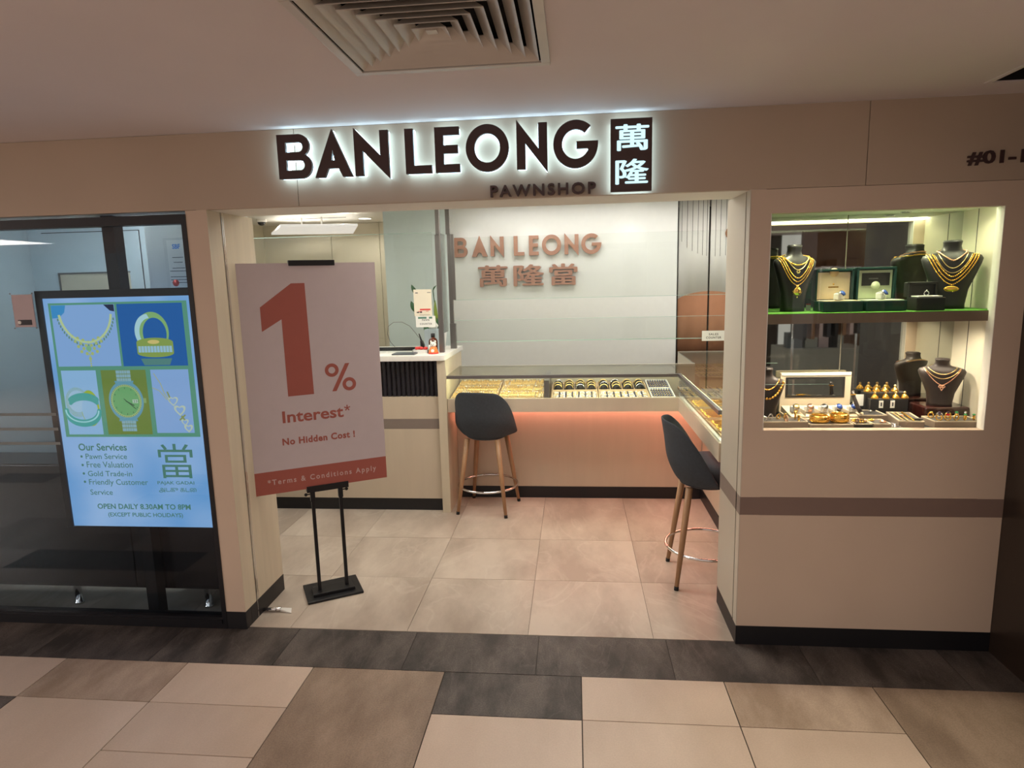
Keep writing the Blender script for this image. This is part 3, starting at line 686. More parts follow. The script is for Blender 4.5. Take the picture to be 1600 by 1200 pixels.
# items on the counter
T = 1.1815
tb = thing('card_reader_pad', 'flat slate grey tray pad on the white reception worktop', 'pad', (-1.24, 1.75, T))
MB().box(-.085, .085, -.06, .06, .0, .010).build('pad', 'darkpad', tb, .004)
MB().box(-.075, .075, -.05, .05, .0102, .0115).build('mat', 'darkpad', tb)
mn = thing('counter_screen', 'low black screen edge with slim upright arm behind grey pad', 'screen', (-1.35, 2.0, T))
MB().box(-.45, .20, -.010, .010, .0, .028).build('base_bar', 'frame', mn, .002)
MB().hexa([(.175, -.02, 0), (.170, -.02, .075), (.175, .02, 0), (.170, .02, .075), (.215, -.02, 0), (.185, -.02, .075), (.215, .02, 0), (.185, .02, .075)]).build('upright', 'frame', mn)
MB().tube([(.178, 0, .07), (.160, 0, .13)], [.008, .004], 8).build('antenna', 'frame', mn)
cb_ = MB().tube([(-.035, 0, .03), (-.07, 0, .07), (-.088, 0, .13), (-.08, 0, .19), (-.035, 0, .222), (.03, 0, .222), (.09, 0, .19), (.13, 0, .14), (.158, 0, .10)], .0022, 6).build('cable', 'steel', mn)
wtb = thing('white_dish', 'shallow white dish between the screen arm and lucky figurine', 'dish', (-1.135, 1.83, T))
MB().box(-.055, .055, -.035, .035, 0, .004).box(-.060, -.052, -.04, .04, 0, .026).box(.052, .060, -.04, .04, 0, .026).box(-.06, .06, -.04, -.034, 0, .026).box(-.06, .06, .034, .04, 0, .026).build('dish', 'paper', wtb, .001)
rd = thing('sweet_packet', 'small red wrapped sweets on the white dish', 'sweets', (-1.135, 1.83, T+.0045))
for i in range(6): MB().ball((random.uniform(-.035, .035), random.uniform(-.02, .02), .030), .012, 8, 5, sx=1.4).build('sweet', 'redink', rd)
MB().box(-.04, .04, -.022, .022, 0, .020).build('tub', 'paper', rd)
bt = thing('amber_bottle', 'dark amber bottle with black cap behind the orange figurine', 'bottle', (-1.047, 1.845, T))
MB().lathe([(.0, 0), (.032, 0), (.033, .01), (.033, .085), (.026, .102), (.013, .112), (.012, .118)], (0, 0, 0), 20).build('body', 'bottle', bt)
MB().lathe([(.015, .116), (.015, .142), (0, .144)], (0, 0, 0), 16).build('cap', 'black', bt)
fg = thing('cat_figurine', 'small orange and white cat figurine at end of the worktop', 'figurine', (-1.030, 1.765, T))
MB().lathe([(0, 0), (.034, 0), (.036, .012), (.030, .03), (.026, .045), (.018, .052), (0, .054)], n=18).build('body', 'orange', fg)
MB().lathe([(.0, 0), (.037, 0), (.037, .010), (0, .011)], n=18).build('base', 'redink', fg)
MB().ball((0, 0, .068), .024, 12, 8, sz=.85).ball((-.016, 0, .088), .007, 6, 4, sz=1.6).ball((.016, 0, .088), .007, 6, 4, sz=1.6).ball((-.026, -.012, .05), .009, 6, 4, sz=2).build('head', 'paper', fg)
MB().ball((-.008, -.0225, .072), .003, 6, 4).ball((.008, -.0225, .072), .003, 6, 4).ball((0, -.024, .064), .0025, 6, 4).build('face', 'ink', fg)
MB().ball((0, -.026, .022), .014, 10, 6).build('belly', 'paper', fg)
bxw = thing('tissue_box', 'pale blue and white tissue box beside the plant', 'box', (-1.075, 1.99, T))
MB().box(-.060, .060, -.045, .045, 0, .165).build('carton', mat('pale_blue_card', (.62, .72, .80, 1), .7), bxw, .002)
MB().lathe([(.0, .165), (.03, .165), (.042, .19), (.030, .21), (.0, .20)], n=12).build('tissue', 'paper', bxw)
pt = thing('potted_plant', 'green leafy potted plant behind the glass notice', 'plant', (-1.09, 2.24, T))
MB().lathe([(.0, 0), (.055, 0), (.068, .12), (.060, .12), (.055, .11), (0, .11)], n=20).build('pot', 'paper', pt)
def leafm(par, base, tip, w, m, bend=.03, name='leaf'):
    b0, t0 = Vector(base), Vector(tip); d = t0-b0; s = d.cross(Vector((0, 1, 0))).normalized(); vs = []; fsx = []
    for i in range(7):
        u = i/6; c = b0+d*u+Vector((0, -bend*math.sin(PI*u), 0)); ww = w*math.sin(PI*min(1, .08+u*.92))**.8
        vs += [c-s*ww, c+Vector((0, .006, 0)), c+s*ww]
    for i in range(6): a = i*3; fsx += [(a, a+1, a+4, a+3), (a+1, a+2, a+5, a+4)]
    return MB().add(vs, fsx, True).build(name, m, par)
for bs_, tp, w, m in (((-.132, -.04, .405), (-.190, -.05, .505), .018, 'leaf'), ((-.150, -.04, .278), (-.200, -.05, .375), .022, 'leaf'), ((-.020, -.04, .45), (.012, -.05, .495), .006, 'leaf'), ((.010, -.05, .18), (-.002, -.06, .38), .015, 'leaf2'),
                      ((.03, -.05, .10), (.012, -.06, .27), .014, 'leaf'), ((-.02, -.05, .10), (-.10, -.08, .175), .030, 'leaf'), ((-.02, -.05, .10), (.045, -.08, .175), .030, 'leaf'), ((-.02, -.04, .11), (-.04, -.06, .24), .03, 'leaf')): leafm(pt, bs_, tp, w, m)
MB().tube([(0, 0, .10), (-.05, -.02, .25), (-.09, -.03, .36), (-.135, -.04, .41)], .004, 6).tube([(0, 0, .10), (-.01, -.02, .3), (-.02, -.04, .455)], .004, 6).tube([(0, 0, .1), (-.06, -.03, .2), (-.135, -.04, .285)], .004, 6).tube([(0, 0, .1), (.01, -.04, .2)], .004, 6).tube([(0, 0, .09), (0, 0, .12)], .01, 6).build('stem', 'leaf', pt)

# ---- posts and glass screens
def post(x, y, label, segs):
    t = thing('steel_post', label, 'post', (x, y, 1.1805))
    for (w, z0, z1, dx, nm) in segs: MB().box(dx-w/2, dx+w/2, -w/2, w/2, z0-1.1805, z1-1.1805).build(nm, 'steel', t, .002)
    return t
post(-.982, 1.85, 'taller steel post at the front corner of the reception worktop', [(.030, 2.04, 2.255, .004, 'upper_section'), (.036, 1.1805, 2.04, 0, 'glass_channel'), (.056, 2.250, 2.2695, .0, 'ceiling_bracket')])
post(-.943, 2.12, 'slimmer steel post at the rear corner of the reception worktop', [(.034, 2.06, 2.255, -.012, 'upper_section'), (.030, 1.38, 2.06, -.006, 'core'), (.024, 1.56, 2.06, .018, 'upper_clamp'), (.045, 1.1805, 1.38, 0, 'lower_clamp'), (.050, 2.250, 2.2695, -.012, 'ceiling_bracket')])
gp = thing('glass_screen', 'clear glass screen standing along the reception worktop front', 'screen', (-2.1, 1.85, 1.1805))
abox('pane', 'glass', -3.15, -1.026, 1.846, 1.854, 1.181, 2.055, gp); abox('top_edge', 'edge', -3.15, -1.026, 1.8455, 1.8545, 2.055, 2.058, gp)
g2 = thing('glass_screen', 'short clear glass screen between the two steel posts', 'screen', (-.977, 1.98, 1.1805))
abox('pane', 'glass', -.984, -.976, 1.877, 2.092, 1.32, 2.055, g2)
g3 = thing('glass_screen', 'long clear upper glass screen hanging over the back jewellery counter', 'screen', (.1, 2.12, 1.56))
abox('pane', 'glass', -.925, 1.30, 2.116, 2.124, 1.56, 2.03, g3); abox('lower_edge', 'edge', -.925, 1.30, 2.1155, 2.1245, 1.557, 1.56, g3)
g4 = thing('glass_screen', 'long clear lower glass screen over the back jewellery counter', 'screen', (.1, 2.12, 1.2))
abox('pane', 'glass', -.931, 1.30, 2.116, 2.124, 1.235, 1.40, g4); abox('lower_edge', 'edge', -.931, 1.30, 2.1155, 2.1245, 1.230, 1.235, g4); abox('upper_edge', 'edge', -.931, 1.30, 2.1155, 2.1245, 1.40, 1.402, g4)
sc_ = thing('counter_sign', 'white SALES COUNTER card fixed to glass over right counter', 'sign', (1.05, 2.10, 1.25))
abox('card', 'paper', .965, 1.135, 2.110, 2.1145, 1.212, 1.288, sc_)
rel_text(sc_, 'lettering', 'SALES', 'ink', 1.015, 1.085, 1.254, 1.270, 2.1095, None, 0, .02, 1.2); rel_text(sc_, 'lettering', 'COUNTER', 'ink', .995, 1.107, 1.228, 1.245, 2.1095, None, 0, .02, 1.2)
nt_ = thing('payment_notice', 'cream payment notice taped on the reception glass beside plant', 'notice', (-1.1, 1.84, 1.5))
abox('sheet', 'papercr', -1.178, -1.044, 1.8405, 1.8445, 1.455, 1.650, nt_)
b = MB()
for x0, x1, z0, z1 in ((-1.165, -1.145, 1.622, 1.628), (-1.075, -1.05, 1.625, 1.629), (-1.16, -1.14, 1.478, 1.486), (-1.135, -1.12, 1.478, 1.488), (-1.14, -1.06, 1.462, 1.464)): b.box(x0+1.1, x1+1.1, -.0006, .0002, z0-1.5, z1-1.5)
b.build('printed_lines', 'ink', nt_)
MB().box(-.035, .045, -.0006, .0002, -.003, .008).box(-.05, -.02, -.0006, .0002, -.012, -.009).box(.01, .03, -.0006, .0002, -.012, -.009).build('red_lines', 'redink', nt_)
MB().box(-.052, .012, -.0006, .0002, -.065, -.052).box(.03, .055, -.0006, .0002, -.065, -.052).build('green_logos', mat('green_ink', (.08, .22, .16, 1), .6), nt_)
ns = thing('counter_sign', 'white PAWN COUNTER card below payment notice on reception glass', 'sign', (-1.1, 1.84, 1.4))
abox('card', 'paper', -1.170, -1.022, 1.8405, 1.8445, 1.372, 1.454, ns)
rel_text(ns, 'lettering', 'PAWN', 'ink', -1.122, -1.068, 1.418, 1.432, 1.8398, None, 0, .02, 1.3); rel_text(ns, 'lettering', 'COUNTER', 'ink', -1.140, -1.048, 1.390, 1.403, 1.8398, None, 0, .02, 1.3)

# ================================================================== GLASS DISPLAY COUNTERS
dcn = thing('display_counter', 'long glass-topped jewellery counter along the back of shop', 'counter', (-.1, 1.95, 0))
def D(*a): return rel(dcn, *a)
MB().box(*D(-.922, .73, 1.68, 1.70, .757, .857)).build('fascia', 'beige', dcn, .001)
MB().box(*D(-.922, .96, 1.70, 2.25, .757, .775)).build('deck', 'beige', dcn)
MB().box(*D(-.922, .96, 2.005, 2.03, .092, .757)).build('base_panel', 'beige', dcn)
MB().box(*D(-.922, .96, 2.0, 2.03, 0, .092)).build('plinth', 'plinth', dcn)
MB().box(*D(-.90, .93, 1.94, 1.96, .742, .756)).build('led_strip', 'pinkled', dcn)
MB().box(*D(-.922, .745, 1.672, 1.692, 1.005, 1.028)).build('top_rail', 'steel', dcn, .001)
MB().box(*D(-.922, .73, 1.680, 1.686, .858, 1.006)).build('front_glass', 'glass', dcn)
MB().box(*D(-.922, .745, 1.692, 2.20, 1.020, 1.028)).build('top_glass', 'glass', dcn)
MB().box(*D(-.922, .935, 2.20, 2.22, .775, 1.028)).build('rear_panel', 'creamR', dcn)
MB().box(*D(-.90, .70, 1.693, 1.701, 1.011, 1.017)).build('case_light', 'caseled', dcn)
for x in (-.200,): MB().box(*D(x-.018, x+.018, 1.70, 2.19, .80, .985)).build('divider', 'steel', dcn, .001)
d2 = thing('display_counter', 'glass-topped jewellery counter running along the right side', 'counter', (1.0, 1.2, 0))
def D2(*a): return rel(d2, *a)
MB().box(*D2(.73, .75, .41, 1.70, .757, .857)).build('fascia', 'beige', d2, .001)
MB().box(*D2(.96, 1.50, .41, 3.02, .757, .775)).box(*D2(.75, .96, .41, 1.69, .757, .775)).build('deck', 'beige', d2)
MB().box(*D2(.965, .99, .41, 2.0, .092, .757)).build('base_panel', 'beige', d2)
MB().box(*D2(.96, .99, .41, 2.0, 0, .092)).build('plinth', 'plinth', d2)
MB().box(*D2(.90, .92, .45, 1.93, .742, .756)).build('led_strip', 'pinkled', d2)
MB().box(*D2(.722, .742, .41, 1.672, 1.005, 1.028)).build('top_rail', 'steel', d2, .001)
MB().box(*D2(.731, .737, .41, 1.68, .858, 1.006)).build('front_glass', 'glass', d2)
MB().box(*D2(.746, 1.50, .41, 1.672, 1.020, 1.028)).box(*D2(.746, 1.50, 1.672, 2.20, 1.020, 1.028)).box(*D2(.935, 1.50, 2.20, 3.02, 1.020, 1.028)).build('top_glass', 'glass', d2)
MB().box(*D2(.742, .760, .41, 1.690, .846, .862)).build('sill_strip', 'white', d2)
MB().box(*D2(.7435, .7515, .45, 1.66, 1.011, 1.017)).build('case_light', 'caseled', d2)
# trays (floor of the case rises to the back)
def tray_obj(name, label, x0, x1, y0, y1, z, slope, mside, mpad, group=None, cat='tray', rim=.006, h=.018):
    t = thing(name, label, cat, ((x0+x1)/2, (y0+y1)/2, z)); t.rotation_euler = (slope, 0, 0); w, d = (x1-x0)/2, (y1-y0)/2
    if group: t['group'] = group
    MB().box(-w, w, -d, d, 0, .006).build('base', mpad, t)
    MB().box(-w, w, -d, -d+rim, 0, h).box(-w, w, d-rim, d, 0, h).box(-w, -w+rim, -d+rim, d-rim, 0, h).box(w-rim, w, -d+rim, d-rim, 0, h).build('rim', mside, t)
    return t
SL = .115
def zt(y): return .828+(y-1.70)*math.tan(SL)+.02
st_ = MB()
def sloped(x0, x1, lab):
    t = thing('case_riser', lab, 'riser', ((x0+x1)/2, 1.945, .776))
    w = (x1-x0)/2
    MB().hexa([(-w, -.24, 0), (-w, -.24, .048), (-w, .245, 0), (-w, .245, .048+.485*math.tan(SL)), (w, -.24, 0), (w, -.24, .048), (w, .245, 0), (w, .245, .048+.485*math.tan(SL))]).build('riser', 'traytan', t)
sloped(-.918, -.222, 'sloping tan riser under the left gold trays'); sloped(-.178, .72, 'sloping tan riser under bangle and ring trays')
gi = 0
tl = [('front left', -.905, -.565), ('front right', -.555, -.225)]
for (nm, x0, x1) in tl:
    for (row, y0, y1) in (('front', 1.715, 1.865), ('middle', 1.875, 2.025), ('rear', 2.035, 2.18)):
        if nm == 'front left': lab = 'tray of upright gold bangles, %s row, nearest the reception side' % row
        else: lab = 'tray of upright gold bangles, %s row, nearest the steel divider' % row
        t = tray_obj('bangle_tray', lab, x0, x1, y0, y1, zt((y0+y1)/2)-.009, SL, 'traytan', 'traycream')
        g = MB(); w = (x1-x0)/2-.012; n = 38
        for i in range(n):
            if random.random() < .08: continue
            xx = -w+2*w*i/n; R_ = random.uniform(.020, .026)
            g.torus((xx, -.02, .010), R_, .0030, 9, 4, 'x', arc=(0, PI))
            if random.random() < .8: g.torus((xx+.002, .045, .010), R_*.8, .0028, 9, 4, 'x', arc=(0, PI))
        o = g.build('bangles', 'gold2', t); o['kind'] = 'stuff'
        g = MB(); 
        for i in range(14): g.box(-w+random.random()*2*w, -w+random.random()*2*w, .018, .028, .018, .024) if False else g.ball((-w+random.random()*2*w, .02, .034), .0045, 5, 4)
        o = g.build('price_tags', 'paper', t); o['kind'] = 'stuff'
bangle0 = None
def blab(q, i, j): return 'bangle upright on black pad, %s column, %s row of tray %s' % (('first', 'second', 'third', 'last')[i], ('front', 'middle', 'rear')[j], ('beside the divider', 'left of the blue rings')[q])
for q, (x0, x1) in enumerate(((-.165, .170), (.178, .535))):
    t = tray_obj('bangle_tray', ['tan tray of black-backed bangles beside the divider', 'tan tray of black-backed bangles left of the blue rings'][q], x0, x1, 1.905, 2.12, zt(2.01)-.010, SL, 'traytan', 'black')
    for i in range(1, 4): MB().box(-(x1-x0)/2+i*(x1-x0)/4-.002, -(x1-x0)/2+i*(x1-x0)/4+.002, -.10, .10, .006, .018).build('partition', 'traytan', t)
    for i in range(4):
        for j in range(3):
            cx = x0+(i+.5)*(x1-x0)/4; cy = 1.945+j*.065
            if bangle0 is None:
                bangle0 = thing('bangle', blab(q, i, j), 'bangle', (cx, cy, zt(cy)+.008), 0, 'bangles in the tan trays')
                MB().torus((0, 0, 0), .030, .0042, 20, 6, 'y', .95, arc=(0, PI)).build('ring', 'gold2', bangle0)
                MB().lathe([(0, -.01), (.025, -.01), (.025, .01), (0, .01)], (0, 0.004, 0), 14, 'y').build('pad', 'black', bangle0)
            else:
                o = dup(bangle0, (cx+random.uniform(-.003, .003), cy, zt(cy)+.008), label=blab(q, i, j))
                if random.random() < .35:
                    for ch in o.children:
                        if ch.name.startswith('ring'): ch.data = ch.data.copy(); ch.data.materials[0] = MT['silver']
    t = tray_obj('ring_tray', ['grey and silver ring tray beside the divider', 'grey and silver ring tray left of the blue rings'][q], x0, x1, 1.712, 1.895, zt(1.80)-.010, SL, 'traytan', 'silver')
    g = MB(); s = MB(); w = (x1-x0)/2-.014
    for i in range(26):
        for j in range(6):
            if i % 4 == 3: 
                continue
            xx = -w+2*w*(i+.5)/26; yy = -.075+j*.027
            (g if random.random() < .3 else s).torus((xx, yy, .008), .008, .0022, 7, 4, 'y', arc=(0, PI))
    for i in range(3, 26, 4): MB().box(-w+2*w*i/26, -w+2*w*(i+1)/26, -.08, .08, .006, .010).build('slot_strip', 'navy', t)
    o = g.build('gold_rings', 'gold2', t); o['kind'] = 'stuff'; o = s.build('silver_rings', 'silver', t); o['kind'] = 'stuff'
for q, (y0, y1, x0, x1) in enumerate(((1.712, 1.94, .548, .715), (1.95, 2.17, .548, .715))):
    t = tray_obj('ring_tray', ['navy stone ring tray, front, at the counter corner', 'navy stone ring tray, rear, at the counter corner'][q], x0, x1, y0, y1, zt((y0+y1)/2)-.010, SL, 'white', 'navy')
    g = MB(); s = MB(); w = (x1-x0)/2-.01
    for i in range(8):
        for j in range(5):
            xx = -w+2*w*(i+.5)/8; yy = -.085+j*.042; g.torus((xx, yy, .006), .0085, .0026, 7, 4, 'y', arc=(0, PI)); s.ball((xx, yy, .018), .0050, 6, 4)
    o = g.build('ring_bands', 'gold2', t); o['kind'] = 'stuff'; o = s.build('ring_stones', mat('blue_stone', (.10, .16, .38, 1), .1), t); o['kind'] = 'stuff'
# right counter trays
gl = [('gold chain tray nearest the corner of the two counters', .78, 1.02, 1.36, 1.64), ('gold bracelet tray in middle of the right counter', .78, 1.02, 1.03, 1.33), ('gold chain tray nearest the shop entrance on right counter', .78, 1.02, .70, 1.00), ('dim gold tray at the entrance end of right counter', .78, 1.02, .44, .68),
      ('rear brown jewellery tray under the right counter glass, nearest entrance', 1.04, 1.27, .70, 1.00), ('rear brown jewellery tray under the right counter glass, middle', 1.04, 1.27, 1.03, 1.33), ('rear brown jewellery tray under the right counter glass, far end', 1.04, 1.27, 1.36, 1.64)]
for i, (lab, x0, x1, y0, y1) in enumerate(gl):
    t = tray_obj('jewellery_tray', lab, x0, x1, y0, y1, .836, 0, 'traytan', 'traytan' if i < 4 else 'traypad')
    b = MB()
    for q in range(16):
        yy = -(y1-y0)/2+.02+q*(y1-y0-.04)/16; pts = [(-.10+u*.2/8, yy+.008*math.sin(u*1.3+q)+u*.002, .011+.004*abs(math.sin(u+q))) for u in range(9)]
        b.tube(pts, .0034, 5)
    o = b.build('chains', 'gold', t); o['kind'] = 'stuff'
for q, (x0, x1, y0, y1) in enumerate(((.80, 1.02, 1.70, 1.93), (1.04, 1.27, 1.70, 1.93), (.80, 1.02, 1.95, 2.17), (1.04, 1.27, 1.95, 2.17))):
    t = tray_obj('jewellery_tray', 'brown jewellery tray in the corner case, %s' % ['front inner one', 'front outer one', 'rear inner one', 'rear outer one'][q], x0, x1, y0, y1, .836, 0, 'traytan', 'traypad')
    b = MB()
    for i in range(5):
        for j in range(4): b.torus((-.085+i*.042, -.08+j*.05, .011), .013, .0025, 10, 4)
    o = b.build('rings', 'gold2', t); o['kind'] = 'stuff'
for q in range(3):
    pass
MB().box(*D2(.935, 1.50, 3.02, 3.04, .0, 1.028)).build('end_panel', 'creamR', d2)
for q, (x0, y0) in enumerate(((.97, 2.22), (1.22, 2.22), (.97, 2.48), (1.22, 2.48), (.97, 2.74), (1.22, 2.74))):
    t = tray_obj('jewellery_tray', 'brown jewellery tray deep in right counter before the curtain, %s' % ['front left', 'front right', 'middle left', 'middle right', 'back left', 'back right'][q], x0, x0+.235, y0, y0+.245, .905, 0, 'traytan', 'traypad')
    MB().box(-.11, .11, -.11, .11, -.129, 0).build('plinth_block', 'traytan', t)
    b = MB()
    for i in range(7):
        for j in range(3): b.torus((-.09+i*.03, -.08+j*.08, .011), .011, .0022, 9, 4)
    o = b.build('rings', 'gold2', t); o['kind'] = 'stuff'
# ================================================================== CURTAIN
ct = thing('door_curtain', 'split cream curtain with terracotta arch and black line pattern', 'curtain', (1.2, 3.25, .92))
def wav(x): return .006*math.sin(x*38)+.004*math.sin(x*17+1)
def cloth(name, m, x0, x1, zb, ztf, y, par, n=26, mz=1):
    vs = []; fsx = []
    for i in range(n+1):
        x = x0+(x1-x0)*i/n; a, b_ = zb(x), ztf(x)
        for (yy) in (y+wav(x), y+wav(x)+.004): vs += [(x-1.2, yy-3.25, a-.92), (x-1.2, yy-3.25, b_-.92)]
    for i in range(n): a = i*4; fsx += [(a, a+4, a+5, a+1), (a+2, a+3, a+7, a+6), (a, a+2, a+6, a+4), (a+1, a+5, a+7, a+3)]
    fsx += [(0, 1, 3, 2), (n*4, n*4+2, n*4+3, n*4+1)]
    return MB().add(vs, fsx, True).build(name, m, par)
archz = lambda x: 1.40+.158*math.sqrt(max(0, 1-((x-1.24)/.345)**2))
for (x0, x1) in ((.957, 1.229), (1.243, 1.545)):
    cl = cloth('cream_cloth', 'curt', x0, x1, archz, lambda x: 2.385, 3.25, ct)
    cloth('terracotta_cloth', 'terra', x0, x1, lambda x: .925, archz, 3.248, ct)
zz = [2.01, 1.955, 1.925, 1.90, 1.885, 1.878, 1.872, 1.872, 1.878, 1.895, 1.92, 1.97]
xs = [.985, 1.035, 1.082, 1.13, 1.175, 1.212, 1.285, 1.33, 1.38, 1.43, 1.47, 1.52]
for x, z in zip(xs, zz): MB().box(x-1.2-.0016, x-1.2+.0016, wav(x)-.0012, wav(x), z-.92, 2.375-.92).build('printed_line', 'line', ct)
MB().lathe([(0, 0), (.055, 0), (.055, .002), (0, .002)], (.225, -.012, 1.155), 24, 'y').build('printed_sun', 'terra', ct)
MB().tube([(-.27, .0, 1.478), (.40, 0, 1.478)], .008, 8).build('rod', 'steel', ct)
struct(box('trim_1', 'black', .925, .935, 3.12, 3.2, 0, 2.41))

# ================================================================== CEILING FIXTURES in shop
k0 = None
for i, (x, y, lab) in enumerate(((-3.03, 3.42, 'front left'), (-2.99, 4.07, 'rear left'), (-2.28, 3.50, 'front right'), (-2.26, 4.15, 'rear right'))):
    l = 'round glowing ceiling downlight over reception, %s of four' % lab
    if k0 is None:
        k0 = thing('downlight', l, 'light', (x, y, 2.4095), 0, 'reception downlights')
        MB().lathe([(.078, 0), (.078, -.006), (.066, -.008), (.066, -.002)], n=24).build('trim_ring', 'white', k0); MB().lathe([(0, -.009), (.064, -.009), (.064, -.003), (0, -.003)], n=24).build('lens', 'lamp', k0)
    else: dup(k0, (x, y, 2.4095), label=l)
hp = thing('hanging_panel', 'flat white panel hanging on two rods over reception', 'panel light', (-2.69, 3.82, 2.265))
MB().hexa([(-.12, -.57, 0), (-.12, -.57, .022), (-.665, .367, 0), (-.665, .367, .022), (.58, -.37, 0), (.58, -.37, .022), (.21, .56, 0), (.21, .56, .022)]).build('panel', mat('glowing_diffuser', (.85, .85, .83, 1), .5, emit=(1, .97, .92, 1), estr=.45), hp, .004)
for x in (-.19, .03):
    MB().tube([(x, .1, .022), (x, .1, .144)], .009, 8).build('rod', 'white', hp)
MB().tube([(-.40, .1, .1345), (.30, .1, .1345)], .003, 6).build('rail', 'steel', hp)
dm = None
for (x, y, z, l) in ((-3.33, 3.93, 2.4095, 'black dome camera on ceiling at left end of reception'), (-1.70, 2.80, 2.4095, 'black dome camera on ceiling left of the teal wall'), (.815, 2.86, 2.4095, 'black dome camera on ceiling near the curtained doorway')):
    if dm is None:
        dm = thing('dome_camera', l, 'camera', (x, y, z), 0, 'dome security cameras')
        MB().lathe([(.0, 0), (.052, 0), (.055, -.022), (.044, -.030)], n=24).build('housing', 'white', dm)
        MB().lathe([(.042, -.028), (.038, -.045), (.025, -.060), (0, -.066)], n=20).build('dome', 'cabblack', dm)
    else: dup(dm, (x, y, z), label=l)
for x in (-.93, -.38, .50):
    t = thing('spotlight', {-.93: 'recessed wall spotlight above letter B', -.38: 'recessed wall spotlight above letter O', .50: 'recessed wall spotlight right of the letters'}[x], 'light', (x, 2.93, 2.4095))
    MB().lathe([(.045, 0), (.045, -.005), (.034, -.005), (.034, 0)], n=20).build('trim_ring', 'white', t); MB().lathe([(0, -.003), (.03, -.003), (.03, -.001), (0, -.001)], n=16).build('lens', 'lamp', t)

# ================================================================== STOOLS
def make_stool(label, loc, rz):
    t = thing('bar_stool', label, 'stool', loc, rz, 'charcoal fabric bar stools')
    # local: front = +y, back of shell at -y
    prof = [(.0, .570), (.10, .568), (.160, .576), (.192, .598), (.202, .630), (.200, .665), (.186, .688), (.14, .699), (0, .702)]
    MB().lathe(prof, (0, .035, 0), 36).build('seat', 'fabric', t)
    # shell: wraps from one side round the back
    nA, nZ = 34, 12; vo = []; vi = []
    for i in range(nA+1):
        a = math.radians(-90 + (-94 + 188*i/nA)); s = abs(-1+2*i/nA)     # -90deg = back
        top = .935 - .020*min(1, s/.5)**2 - .275*max(0, (s-.38)/.62)**1.8
        for j in range(nZ+1):
            u = j/nZ; z = .572 + (top-.572)*u
            flare = .168 + .068*math.sin(min(1, u*2.0)*PI/2)**.8 - .012*u*u
            lean = -.050*u*u
            wx = flare*1.0; r = 1
            x = wx*math.cos(a)*1.0; y = flare*.98*math.sin(a)+lean*(1-s*.5)+.01
            th = .030*(1-.25*u)*math.sin(PI*min(1, max(.12, 1.08-u)))**.35 if u < 1 else .010
            th = max(.010, .030*math.sqrt(max(.12, 1-u**4)))*math.sqrt(max(.15, 1-s**8))
            n_ = Vector((math.cos(a), math.sin(a), 0))
            vo.append(Vector((x, y, z))); vi.append(Vector((x, y, z-(.004 if u == 1 else 0)))-n_*th)
    vs = vo+vi; N = len(vo); fsx = []; q = nZ+1
    for i in range(nA):
        for j in range(nZ):
            a = i*q+j; fsx += [(a, a+q, a+q+1, a+1), (N+a, N+a+1, N+a+q+1, N+a+q)]
        a = i*q+nZ; fsx.append((a, a+q, N+a+q, N+a)); a = i*q; fsx.append((a, N+a, N+a+q, a+q))
    for i in (0, nA):
        for j in range(nZ): a = i*q+j; fsx.append((a, a+1, N+a+1, N+a))
    sh = MB().add(vs, fsx, True).build('backrest', 'fabric', t)
    sh.modifiers.new('round', 'SUBSURF').levels = 1; sh.modifiers['round'].render_levels = 1
    MB().lathe([(0, .556), (.13, .556), (.150, .566), (.150, .580), (0, .58)], (0, 0, 0), 28).build('seat_base', 'fabric', t)
    for sx in (-1, 1):
        for sy in (-1, 1):
            top = Vector((sx*.115, sy*.115, .562)); bot = Vector((sx*.183, sy*.183, .018))
            lg = MB().tube([top, top.lerp(bot, .5), bot], [.0195, .0165, .0115], 14).build('leg', 'wood', t)
            MB().tube([bot+Vector((0, 0, .004)), Vector((sx*.185, sy*.185, 0.0))], [.0125, .0125], 12).build('foot_cap', 'rubber', lg)
    MB().torus((0, 0, .192), .222, .0085, 48, 10).build('foot_ring', 'chrome', t)
    return t
s1 = make_stool('charcoal bar stool seen from behind, facing the back counter', (-.652, 1.765, 0), math.radians(-10))
s2 = dup(s1, (.735, .693, 0), math.radians(-91), 'charcoal bar stool side-on at the right counter by the entrance')

# ================================================================== POSTER STAND
ps = thing('poster_stand', 'black metal floor stand holding the interest poster', 'stand', (-1.418, .367, 0), math.atan2(.0740, .128))
MB().box(-.076, .223, -.095, .135, 0, .014).build('base', 'blackmetal', ps, .004)
MB().box(-.040, .185, -.050, .050, .014, .030).build('foot_plate', 'blackmetal', ps, .003)
for x in (0, .148):
    MB().box(x-.009, x+.009, -.009, .009, .030, .56).build('pole', 'blackmetal', ps, .001)
    MB().box(x-.0125, x+.0125, -.0125, .0125, .545, .612).build('collar', 'blackmetal', ps, .002)
    s = -1 if x == 0 else 1
    k = MB().tube([(x+s*.012, 0, .585), (x+s*.030, 0, .585)], .0035, 8).lathe([(0, 0), (.009, 0), (.009, .004), (0, .004)], (x+s*.034, -.002, .585), 10, 'y').build('wing_screw', 'blackmetal', ps)
    MB().box(x-.006, x+.006, .004, .012, .6, 1.80).build('upper_pole', 'blackmetal', ps)
MB().box(-.030, .190, -.026, .012, .602, .622).box(-.030, .190, -.030, -.025, .602, .636).build('lower_clamp', 'blackmetal', ps, .001)
MB().box(-.034, .195, -.026, .012, 1.815, 1.828).box(-.034, .195, -.030, -.025, 1.800, 1.828).build('upper_clamp', 'blackmetal', ps, .002)
po = thing('poster_board', 'mauve 1% interest poster board with red lower band', 'poster', (-1.418, .367, .62), math.atan2(.0740, .128))
yb = -.016
MB().box(-.289, .405, yb-.006, yb, .003, 1.194).build('board', 'board', po)
MB().box(-.289, .405, yb-.0066, yb-.006, .003, .125).build('red_band', 'red', po)
yp = yb-.0065
